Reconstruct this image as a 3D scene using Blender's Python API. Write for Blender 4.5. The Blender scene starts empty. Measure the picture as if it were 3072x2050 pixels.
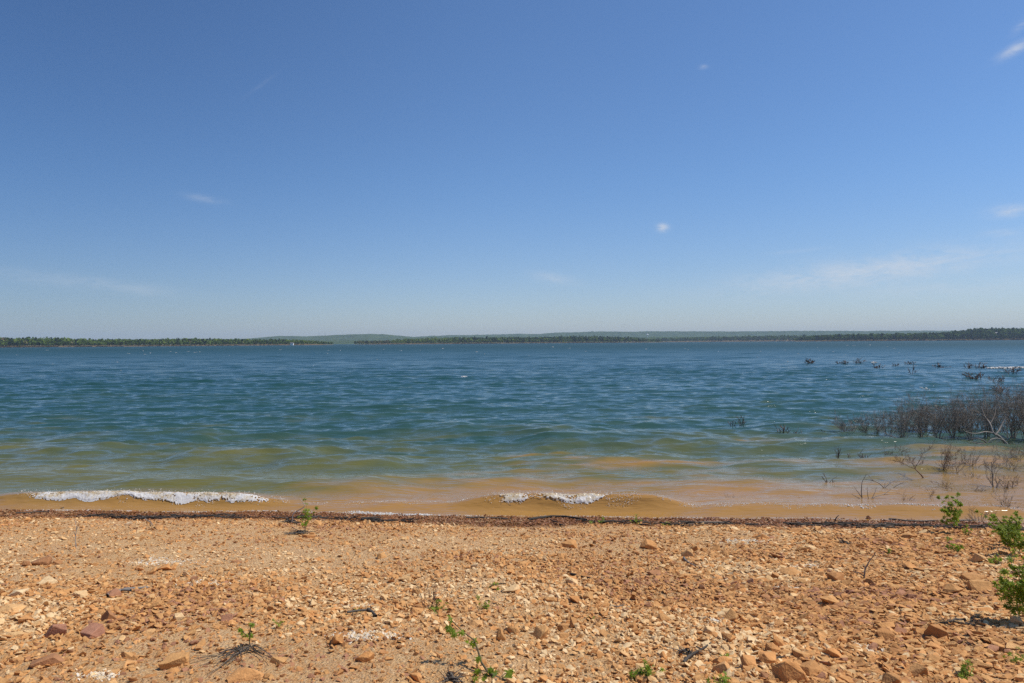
import bpy, bmesh, math, random
import numpy as np
from mathutils import Vector, Matrix, noise as mnoise

SC = bpy.context.scene
COL = SC.collection
rng = np.random.default_rng(7)
R = random.Random(11)
rad = math.radians

# ------------------------------------------------------------------ camera
H = 2.5                                   # eye height above the lake
F = 2048.0                                # focal length in photo pixels (24 mm)
PITCH = math.atan(3.2 / F)
ROLL = -math.atan(20.5 / 3072)
CAMM = Matrix.Rotation(math.pi / 2 + PITCH, 3, 'X') @ Matrix.Rotation(ROLL, 3, 'Z')
cam_d = bpy.data.cameras.new('camera'); cam_d.lens = 24; cam_d.sensor_width = 36
cam_d.clip_start = 0.1; cam_d.clip_end = 60000
cam = bpy.data.objects.new('camera', cam_d); COL.objects.link(cam)
cam.matrix_world = Matrix.Translation((0, 0, H)) @ CAMM.to_4x4()
SC.camera = cam

def ray(px, py):
    return (CAMM @ Vector(((px - 1536) / F, -(py - 1025) / F, -1))).normalized()

def at_plane(px, py, z=0.0):
    d = ray(px, py); t = (z - H) / d.z
    return Vector((d.x * t, d.y * t, z))

def at_depth(px, py, Y):
    d = ray(px, py); t = Y / d.y
    return Vector((d.x * t, Y, H + d.z * t))

# ------------------------------------------------------------------ numpy noise
_perm = rng.permutation(4096)
_val = rng.random(4096).astype(np.float32)
def vnoise(x, y):
    xi = np.floor(x).astype(np.int64); yi = np.floor(y).astype(np.int64)
    fx = (x - xi).astype(np.float32); fy = (y - yi).astype(np.float32)
    fx = fx * fx * (3 - 2 * fx); fy = fy * fy * (3 - 2 * fy)
    def h(a, b): return _val[(_perm[(a & 4095)] + b * 57) & 4095]
    return ((h(xi, yi) * (1 - fx) + h(xi + 1, yi) * fx) * (1 - fy)
            + (h(xi, yi + 1) * (1 - fx) + h(xi + 1, yi + 1) * fx) * fy)
def fbm(x, y, o=4):
    s = 0; a = .5; t = 0
    for i in range(o):
        s = s + a * vnoise(x * 2 ** i + 13.7 * i, y * 2 ** i + 7.1 * i); t += a; a *= .5
    return s / t
def sstep(a, b, x):
    t = np.clip((x - a) / (b - a), 0, 1); return t * t * (3 - 2 * t)

def shore_y(x):
    x = np.asarray(x, dtype=np.float64)
    return 9.80 - 0.078 * x + .30 * (fbm(x * .35 + 5, x * 0 + 3.3, 2) - .5) + .17 * (fbm(x * 1.3 + 9, x * 0 + 1.3, 3) - .5)

def terrain(x, y):
    x = np.asarray(x, dtype=np.float64); y = np.asarray(y, dtype=np.float64)
    s = shore_y(x) - y                     # metres inland
    z = np.where(s > 0, .115 * s, .16 * s)
    z = z + .012 * sstep(.15, .75, s)      # little berm above the wet strip
    z = z + .10 * (fbm(x * .45 + 2, y * .45 + 8, 3) - .5) * sstep(.4, 2, s)
    z = z + .045 * (fbm(x * 1.9, y * 2.3 + 3, 3) - .5) * sstep(.2, .9, s)
    z = z + .022 * (fbm(x * 7, y * 9, 3) - .5) * 1.4
    return z
def tz(x, y): return float(terrain(np.array([x]), np.array([y]))[0])

def on_ground(px, py):
    """point of the beach seen at this place of the picture"""
    d = ray(px, py); ts = np.arange(1.5, 40, .04)
    zz = H + d.z * ts - terrain(d.x * ts, d.y * ts)
    i = max(1, int(np.argmax(zz < 0)))
    t = ts[i - 1] + (ts[i] - ts[i - 1]) * zz[i - 1] / (zz[i - 1] - zz[i])
    x, y = d.x * t, d.y * t
    return Vector((x, y, tz(x, y)))

# ------------------------------------------------------------------ object helpers
def tag(o, label=None, cat=None, group=None, kind=None):
    if label: o['label'] = label
    if cat: o['category'] = cat
    if group: o['group'] = group
    if kind: o['kind'] = kind
    return o
def link(name, me, mat=None, parent=None, loc=None):
    o = bpy.data.objects.new(name, me); COL.objects.link(o)
    if mat and me: me.materials.append(mat)
    if parent: o.parent = parent
    if loc is not None: o.location = loc
    return o
def empty(name, loc):
    o = bpy.data.objects.new(name, None); COL.objects.link(o); o.location = loc; o.empty_display_size = .2
    return o
def mesh_np(name, V, faces, k, smooth=False):
    """V (n,3), faces (m,k)"""
    me = bpy.data.meshes.new(name)
    V = np.ascontiguousarray(V, dtype=np.float32); Fa = np.ascontiguousarray(faces, dtype=np.int32)
    me.vertices.add(len(V)); me.vertices.foreach_set('co', V.ravel())
    me.loops.add(Fa.size); me.loops.foreach_set('vertex_index', Fa.ravel())
    me.polygons.add(len(Fa)); me.polygons.foreach_set('loop_start', np.arange(0, Fa.size, k, dtype=np.int32))
    me.update(calc_edges=True)
    me.polygons.foreach_set('use_smooth', np.full(len(Fa), smooth))
    return me
def attr(me, name, vals):
    a = me.attributes.new(name, 'FLOAT', 'POINT'); a.data.foreach_set('value', np.ascontiguousarray(vals, dtype=np.float32))
def grid_mesh(name, X, Y, Z, smooth=True):
    n, m = X.shape
    V = np.stack([X, Y, Z], -1).reshape(-1, 3)
    i = np.arange(n * m).reshape(n, m)
    Fq = np.stack([i[:-1, :-1], i[:-1, 1:], i[1:, 1:], i[1:, :-1]], -1).reshape(-1, 4)
    return mesh_np(name, V, Fq, 4, smooth)

class Tubes:
    def __init__(s): s.v = []; s.f = []; s.a = []
    def add(s, pts, radii, k=4, a=0.0):
        base = len(s.v); n = len(pts)
        for i, p in enumerate(pts):
            d = (pts[min(i + 1, n - 1)] - pts[max(i - 1, 0)])
            if d.length < 1e-9: d = Vector((0, 0, 1))
            d.normalize()
            ref = Vector((0, 1, 0)) if abs(d.y) < .9 else Vector((1, 0, 0))
            u = d.cross(ref).normalized(); w = d.cross(u)
            for j in range(k):
                an = 2 * math.pi * j / k
                s.v.append(p + (u * math.cos(an) + w * math.sin(an)) * radii[i]); s.a.append(a)
        for i in range(n - 1):
            for j in range(k):
                q = base + i * k; j2 = (j + 1) % k
                s.f.append((q + j, q + j2, q + k + j2, q + k + j))
    def build(s, name, mat, parent=None, loc=None, smooth=True):
        me = mesh_np(name, np.array([tuple(v) for v in s.v]), np.array(s.f), 4, smooth)
        attr(me, 'tone', s.a)
        return link(name, me, mat, parent, loc)

# ------------------------------------------------------------------ materials
def new_mat(name):
    m = bpy.data.materials.new(name); m.use_nodes = True
    nt = m.node_tree; nt.nodes.clear()
    return m, nt
def N(nt, t, **kw):
    n = nt.nodes.new(t)
    for k, v in kw.items():
        if k == 'ins':
            for a, b in v.items():
                if isinstance(b, bpy.types.NodeSocket): nt.links.new(b, n.inputs[a])
                else: n.inputs[a].default_value = b
        else: setattr(n, k, v)
    return n
def math_(nt, op, a, b=None, c=None, clamp=False):
    n = nt.nodes.new('ShaderNodeMath'); n.operation = op; n.use_clamp = clamp
    for i, v in enumerate((a, b, c)):
        if v is None: continue
        if isinstance(v, bpy.types.NodeSocket): nt.links.new(v, n.inputs[i])
        else: n.inputs[i].default_value = v
    return n.outputs[0]
def mix(nt, f, a, b, blend='MIX'):
    n = nt.nodes.new('ShaderNodeMix'); n.data_type = 'RGBA'; n.blend_type = blend
    for i, v in ((0, f), (6, a), (7, b)):
        if isinstance(v, bpy.types.NodeSocket): nt.links.new(v, n.inputs[i])
        else: n.inputs[i].default_value = v if i == 0 else (*v, 1)
    return n.outputs[2]
def ramp(nt, fac, stops, interp='LINEAR'):
    n = nt.nodes.new('ShaderNodeValToRGB'); n.color_ramp.interpolation = interp
    e = n.color_ramp.elements
    while len(e) < len(stops): e.new(.5)
    for i, (p, c) in enumerate(stops): e[i].position = p; e[i].color = (*c, 1)
    if isinstance(fac, bpy.types.NodeSocket): nt.links.new(fac, n.inputs[0])
    return n.outputs[0]
def A(nt, name): return N(nt, 'ShaderNodeAttribute', attribute_name=name).outputs['Fac']
def out(nt, sh, vol=None):
    o = nt.nodes.new('ShaderNodeOutputMaterial')
    if sh: nt.links.new(sh, o.inputs[0])
    if vol: nt.links.new(vol, o.inputs[1])
def noise(nt, co, scale, detail=4, rough=.55, dist=0.0):
    return N(nt, 'ShaderNodeTexNoise', ins={'Vector': co, 'Scale': scale, 'Detail': detail, 'Roughness': rough, 'Distortion': dist}).outputs[0]
def bump(nt, h, strength, dist, normal=None):
    n = N(nt, 'ShaderNodeBump', ins={'Height': h, 'Strength': strength, 'Distance': dist})
    if normal: nt.links.new(normal, n.inputs['Normal'])
    return n.outputs[0]

WET = (.36, .34, .33)
def ground_mat():
    m, nt = new_mat('beach_ground')
    co = N(nt, 'ShaderNodeTexCoord').outputs['Object']
    n1 = noise(nt, co, .9, 5); n2 = noise(nt, co, 4.5, 5); n3 = noise(nt, co, 38, 5, .65); n4 = noise(nt, co, 130, 3, .6)
    c = ramp(nt, n1, [(.30, (.62, .29, .11)), (.43, (.64, .365, .165)), (.50, (.66, .32, .13)), (.58, (.76, .49, .28)), (.70, (.70, .40, .19))])
    c2 = ramp(nt, n2, [(.35, (.48, .19, .055)), (.52, (.56, .29, .105)), (.68, (.70, .46, .215))])
    c = mix(nt, .5, c, c2)
    c3 = ramp(nt, n3, [(.30, (.42, .21, .08)), (.48, (.58, .34, .14)), (.66, (.76, .58, .34))])
    c = mix(nt, .45, c, c3)
    v = N(nt, 'ShaderNodeTexVoronoi', ins={'Vector': co, 'Scale': 60.0, 'Randomness': 1.0})
    c = mix(nt, .28, c, ramp(nt, N(nt, 'ShaderNodeSeparateColor', ins={0: v.outputs['Color']}).outputs[0], [(0, (.40, .19, .07)), (.5, (.60, .36, .15)), (1, (.80, .62, .38))]))
    wet = A(nt, 'wet')
    c = mix(nt, wet, c, (.36, .27, .20), 'MULTIPLY')
    h = math_(nt, 'ADD', math_(nt, 'MULTIPLY', n3, 1.2), math_(nt, 'MULTIPLY', n4, .5))
    h = math_(nt, 'SUBTRACT', h, math_(nt, 'MULTIPLY', v.outputs['Distance'], .5))
    b = bump(nt, h, 1.0, .024)
    rg = math_(nt, 'SUBTRACT', .95, math_(nt, 'MULTIPLY', wet, .45))
    p = N(nt, 'ShaderNodeBsdfPrincipled', ins={'Base Color': c, 'Roughness': rg, 'Normal': b, 'Specular IOR Level': .25})
    out(nt, p.outputs[0]); return m
STONES = [(0, (.40, .19, .125)), (.10, (.38, .18, .08)), (.22, (.47, .22, .075)), (.42, (.58, .31, .115)), (.58, (.60, .275, .09)), (.74, (.68, .42, .185)), (.90, (.78, .57, .32)), (1.0, (.70, .63, .52))]
def stone_mat(name, wetness=True):
    m, nt = new_mat(name)
    co = N(nt, 'ShaderNodeTexCoord').outputs['Object']
    t = A(nt, 'tone')
    c = ramp(nt, t, STONES)
    n1 = noise(nt, co, 22, 4); n2 = noise(nt, co, 90, 3)
    c = mix(nt, .5, c, ramp(nt, n1, [(.3, (.55, .50, .45)), (.6, (1, 1, 1)), (.75, (1.25, 1.2, 1.1))]), 'MULTIPLY')
    if wetness:
        wet = A(nt, 'wet'); c = mix(nt, wet, c, (.46, .36, .28), 'MULTIPLY')
    b = bump(nt, math_(nt, 'ADD', n1, math_(nt, 'MULTIPLY', n2, .5)), .6, .012)
    p = N(nt, 'ShaderNodeBsdfPrincipled', ins={'Base Color': c, 'Roughness': .88, 'Normal': b, 'Specular IOR Level': .3})
    if wetness: nt.links.new(math_(nt, 'SUBTRACT', .9, math_(nt, 'MULTIPLY', wet, .5)), p.inputs['Roughness'])
    out(nt, p.outputs[0]); return m
def wood_mat(name, dark, light):
    m, nt = new_mat(name)
    co = N(nt, 'ShaderNodeTexCoord').outputs['Object']
    n1 = noise(nt, co, 9, 4)
    c = ramp(nt, math_(nt, 'ADD', math_(nt, 'MULTIPLY', A(nt, 'tone'), .6), math_(nt, 'MULTIPLY', n1, .4)), [(.2, dark), (.75, light)])
    p = N(nt, 'ShaderNodeBsdfPrincipled', ins={'Base Color': c, 'Roughness': .85, 'Specular IOR Level': .25, 'Normal': bump(nt, noise(nt, co, 60, 3), .4, .005)})
    out(nt, p.outputs[0]); return m
def leaf_mat(name, a, b, c3, trans=.6):
    m, nt = new_mat(name)
    c = ramp(nt, A(nt, 'tone'), [(0, a), (.5, b), (1, c3)])
    d = N(nt, 'ShaderNodeBsdfPrincipled', ins={'Base Color': c, 'Roughness': .5, 'Specular IOR Level': .35})
    tr = N(nt, 'ShaderNodeBsdfTranslucent', ins={'Color': mix(nt, .5, c, (.36, .48, .04))})
    mx = N(nt, 'ShaderNodeMixShader', ins={0: trans, 1: d.outputs[0], 2: tr.outputs[0]})
    out(nt, mx.outputs[0]); return m
def crown_mat():
    m, nt = new_mat('far_foliage')
    c = ramp(nt, A(nt, 'tone'), [(0, (.020, .040, .016)), (.25, (.036, .064, .020)), (.5, (.085, .135, .030)), (.75, (.14, .205, .040)), (.9, (.19, .24, .05)), (1, (.17, .125, .085))])
    d = N(nt, 'ShaderNodeBsdfDiffuse', ins={'Color': c})
    tr = N(nt, 'ShaderNodeBsdfTranslucent', ins={'Color': c})
    mx = N(nt, 'ShaderNodeMixShader', ins={0: .3, 1: d.outputs[0], 2: tr.outputs[0]})
    out(nt, mx.outputs[0]); return m
def plain(name, col, rough=.7):
    m, nt = new_mat(name)
    co = N(nt, 'ShaderNodeTexCoord').outputs['Object']
    n = noise(nt, co, .6, 4)
    c = mix(nt, 1.0, col, ramp(nt, n, [(.3, (.82, .82, .82)), (.7, (1.08, 1.08, 1.08))]), 'MULTIPLY')
    p = N(nt, 'ShaderNodeBsdfPrincipled', ins={'Base Color': c, 'Roughness': rough})
    out(nt, p.outputs[0]); return m
def land_mat(name, cols, scale):
    m, nt = new_mat(name)
    co = N(nt, 'ShaderNodeTexCoord').outputs['Object']
    n1 = noise(nt, co, scale, 5, .65); n2 = noise(nt, co, scale * 6, 3, .6)
    c = ramp(nt, math_(nt, 'ADD', math_(nt, 'MULTIPLY', n1, .65), math_(nt, 'MULTIPLY', n2, .35)), cols)
    p = N(nt, 'ShaderNodeBsdfDiffuse', ins={'Color': c})
    out(nt, p.outputs[0]); return m

M_ground = ground_mat()
M_gravel = stone_mat('gravel_stone'); M_rock = stone_mat('rock_stone', True)
M_dead = wood_mat('dead_wood', (.105, .092, .08), (.39, .34, .29))
M_brown = wood_mat('brown_twigs', (.075, .048, .036), (.25, .165, .12))
M_drift = wood_mat('driftwood', (.020, .016, .014), (.17, .14, .11))
M_grey = wood_mat('weathered_wood', (.13, .11, .095), (.30, .27, .235))
M_leaf = leaf_mat('sapling_leaf', (.13, .205, .020), (.24, .33, .032), (.38, .46, .06))
M_stem = wood_mat('green_brown_stem', (.06, .045, .025), (.17, .13, .07))
M_crown = crown_mat()
M_trunk = plain('far_trunk', (.20, .16, .12))

# ------------------------------------------------------------------ beach
def axis(segs):
    a = []
    for x0, x1, st in segs: a.append(np.arange(x0, x1, st))
    return np.concatenate(a)
xs = axis([(-60, -12, 2.0), (-12, -9.2, .2), (-9.2, 9.2, .036), (9.2, 12, .2), (12, 61, 2.0)])
ys = axis([(-30, 0, 2.0), (0, 2.6, .2), (2.6, 11.2, .036), (11.2, 14, .2), (14, 30, 1.0)])
X, Y = np.meshgrid(xs, ys)
Z = np.maximum(terrain(X, Y), -1.6)
S = shore_y(X) - Y
def wetness(x, y):
    s = shore_y(x) - y
    return (1 - sstep(.64, .94, s + .34 * (fbm(x * 3, y * 3, 3) - .5) + .5 * (fbm(x * .55 + 3, x * 0 + 6, 2) - .5)))
me = grid_mesh('beach', X, Y, Z); attr(me, 'wet', wetness(X, Y).ravel())
beach = link('beach', me, M_ground); tag(beach, kind='structure')

# ------------------------------------------------------------------ stones
def hull(npts, flat, seed, jitter=.25):
    r = np.random.default_rng(seed)
    p = r.normal(size=(npts, 3)); p /= np.linalg.norm(p, axis=1)[:, None]
    p *= (1 - jitter * r.random((npts, 1))); p[:, 1] *= .6 + .4 * r.random(); p[:, 2] *= flat
    # blocky: push towards a rounded box
    p = np.sign(p) * np.abs(p) ** .8
    bm = bmesh.new()
    for q in p: bm.verts.new(q)
    bmesh.ops.convex_hull(bm, input=bm.verts)
    for v in [v for v in bm.verts if not v.link_faces]: bm.verts.remove(v)
    bmesh.ops.triangulate(bm, faces=bm.faces)
    bm.verts.index_update(); bm.normal_update()
    V = np.array([tuple(v.co) for v in bm.verts]); Fc = np.array([[v.index for v in f.verts] for f in bm.faces])
    bm.free(); return V, Fc
P_small = [hull(R.randint(8, 11), R.uniform(.35, .8), 100 + i, .3) for i in range(14)]
P_mid = [hull(R.randint(14, 20), R.uniform(.30, .7), 200 + i, .25) for i in range(16)]

def rockiness(x, y):
    """0..1, how much loose stone covers the ground here"""
    n = fbm(x * .55 + 31, y * .8 + 17, 3)
    base = .44 - .10 * sstep(0, -4, x) + .5 * sstep(-2.5, 6, x) + .40 * sstep(6.2, 4.0, y) - .22 * sstep(1.5, -5.5, x) * sstep(5.5, 7, y)
    near_edge = .3 * sstep(1.9, .7, shore_y(x) - y)
    return np.clip(base + near_edge + (n - .5) * 2.0, .26, 1.25)

def Z5(zx, zy): return (.43574 * zx, 1400 + .43566 * zy)
def Z6(zx, zy): return (1024 + .43574 * zx, 1400 + .43566 * zy)
def Z7(zx, zy): return (2048 + .43574 * zx, 1400 + .43566 * zy)
def Z4(zx, zy): return (2172 + .38298 * zx, 1050 + .38298 * zy)

PATCHES = [(Z7, 455, 520, .28, 900), (Z6, 285, 1165, .14, 420), (Z6, 85, 1165, .15, 450), (Z5, 1410, 800, .20, 600), (Z5, 1100, 655, .3, 600), (Z6, 85, 965, .10, 250), (Z7, 270, 1075, .09, 200), (Z7, 850, 690, .12, 250), (Z7, 720, 830, .10, 250), (Z5, 690, 1440, .10, 250), (Z7, 1250, 1250, .10, 220)]
class StoneField:
    def __init__(s): s.V = []; s.F = []; s.T = []; s.W = []; s.n = 0
    def scatter(s, protos, x, y, size, tone, sink, tilt, zoff=0):
        n = len(x); z = terrain(x, y)
        wt = wetness(x, y)
        which = rng.integers(0, len(protos), n)
        yaw = np.where(x > 1.5, rng.normal(size=n) * .45, rng.random(n) * 2 * np.pi)
        # layered stone: long axes lie roughly along the shore
        tx = rng.normal(size=n) * tilt; ty = rng.normal(size=n) * tilt
        for k, (V, Fc) in enumerate(protos):
            idx = np.nonzero(which == k)[0]
            if len(idx) == 0: continue
            m = len(idx); sz = size[idx]
            asp = .75 + .5 * rng.random((m, 3)); asp[:, 2] *= .8; asp[:, 0] *= 1 + .35 * (x[idx] > 1.5)
            P = V[None] * (sz[:, None, None] * asp[:, None, :])
            c, sn = np.cos(yaw[idx])[:, None], np.sin(yaw[idx])[:, None]
            Px = P[..., 0] * c - P[..., 1] * sn; Py = P[..., 0] * sn + P[..., 1] * c; Pz = P[..., 2]
            Pz = Pz + Px * tx[idx][:, None] + Py * ty[idx][:, None]
            Px = Px + x[idx][:, None]; Py = Py + y[idx][:, None]
            Pz = Pz + (z[idx] + sz * sink[idx] + zoff)[:, None]
            q = np.stack([Px, Py, Pz], -1).reshape(-1, 3)
            nv = len(V)
            s.V.append(q); s.F.append((Fc[None] + (s.n + np.arange(m) * nv)[:, None, None]).reshape(-1, 3))
            s.T.append(np.repeat(tone[idx], nv)); s.W.append(np.repeat(wt[idx], nv)); s.n += m * nv
    def build(s, name, mat):
        me = mesh_np(name, np.concatenate(s.V), np.concatenate(s.F), 3, False)
        attr(me, 'tone', np.concatenate(s.T)); attr(me, 'wet', np.concatenate(s.W))
        return link(name, me, mat)

def pick(n, power, wlim=.86, smin=.05, side=2.2):
    """points on the beach in and around the view, denser where it is rocky"""
    y = 2.7 + (10.9 - 2.7) * rng.random(n * 6) ** .9
    x = (rng.random(n * 6) * 2 - 1) * (y * wlim + side)
    s = shore_y(x) - y
    keep = (s > smin) & (rng.random(n * 6) < np.clip(rockiness(x, y), 0, 1) ** power)
    return x[keep][:n], y[keep][:n]
def tones(n, x, y):
    b = fbm(x * .9 + 50, y * 1.3 + 4, 3)
    return np.clip(.5 + (b - .5) * 1.05 + .08 * sstep(0, -6, x) + rng.normal(size=n) * .20, .06, .86 if n > 1 else .8)

gf = StoneField()
x, y = pick(98000, .6)                                   # fine gravel
gf.scatter(P_small, x, y, .0045 + .011 * rng.random(len(x)) ** 2.2, tones(len(x), x, y), -.15 + .5 * rng.random(len(x)), .22)
x, y = pick(74000, 1.3)                                   # pebbles
gf.scatter(P_small, x, y, .012 + .017 * rng.random(len(x)) ** 1.6, tones(len(x), x, y), -.05 + .45 * rng.random(len(x)), .32)
x, y = pick(13000, 1.9, smin=.35)                                    # palm sized
gf.scatter(P_mid, x, y, 0.018 + .023 * rng.random(len(x)) ** 1.8, tones(len(x), x, y), -.08 + .4 * rng.random(len(x)), .28)
for (zf_, zx_, zy_, rw, n_) in PATCHES:                     # patches of pale fine gravel
    q_ = on_ground(*zf_(zx_, zy_)); a_ = rng.normal(size=(n_, 2)) * .5
    x, y = q_.x + a_[:, 0] * rw, q_.y + a_[:, 1] * rw * .55
    gf.scatter(P_small, x, y, .005 + .010 * rng.random(n_) ** 2, np.clip(.95 + rng.normal(size=n_) * .06, 0, 1), .0 + .4 * rng.random(n_), .3)
# wet gravel in the swash strip
n = 38000
x = (rng.random(n) * 2 - 1) * 10.5; y = shore_y(x) - (-.12 + .95 * rng.random(n))
gf.scatter(P_small, x, y, .007 + .014 * rng.random(n) ** 2, np.clip(.35 + rng.normal(size=n) * .22, 0, 1), .1 + .4 * rng.random(n), .4)
gravel = gf.build('gravel', M_gravel)
tag(gravel, 'loose orange and tan gravel strewn over the beach', 'gravel', kind='stuff')

# individual rocks --------------------------------------------------------
LANDMARKS = []
def rock_mesh(seed, w, h, d, blocky=.5, sub=1):
    r = random.Random(seed)
    V, Fc = hull(r.randint(9, 15), 1.0, seed, .34)
    me = bpy.data.meshes.new('rock'); bm = bmesh.new()
    vs = [bm.verts.new(v) for v in V]
    for f in Fc: bm.faces.new([vs[i] for i in f])
    bmesh.ops.dissolve_limit(bm, angle_limit=rad(10), verts=bm.verts, edges=bm.edges)
    bmesh.ops.bevel(bm, geom=list(bm.edges), offset=.035, segments=1, affect='EDGES', profile=.6)
    bmesh.ops.triangulate(bm, faces=bm.faces)
    if sub: bmesh.ops.subdivide_edges(bm, edges=bm.edges, cuts=sub, use_grid_fill=True)
    zs = [v.co.z for v in bm.verts]; xs_ = [v.co.x for v in bm.verts]; ys_ = [v.co.y for v in bm.verts]
    zr = max(zs) - min(zs); xr = max(xs_) - min(xs_); yr = max(ys_) - min(ys_)
    o = Vector((seed * 1.37 % 50, 3.1, 7.7))
    for v in bm.verts:
        k = 1 + .07 * mnoise.noise(v.co * 2.2 + o) + .06 * mnoise.noise(v.co * 6 + o)
        v.co *= k
        v.co = Vector((v.co.x / xr * w, v.co.y / yr * d, v.co.z / zr * h))
    bm.to_mesh(me); bm.free(); me.update()
    return me
ROCKG = 'loose stones lying on the beach'
rock_spots = []
def add_rock(p, w, h, d, tone, seed, label, cat='rock', yaw=0, sink=.33, name='rock', group=None, tilt=(0, 0)):
    me = rock_mesh(seed, w, h * 1.25, d)
    n = len(me.vertices); attr(me, 'tone', np.full(n, tone)); attr(me, 'wet', np.full(n, float(wetness(np.array([p.x]), np.array([p.y]))[0]) * .8))
    o = link(name, me, M_rock, None, (p.x, p.y, p.z + h * .5 - h * sink))
    o.rotation_euler = (tilt[0], tilt[1], yaw)
    tag(o, label, cat, group or ROCKG)
    rock_spots.append((p.x, p.y, max(w, d) * .5))
    return o
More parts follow.
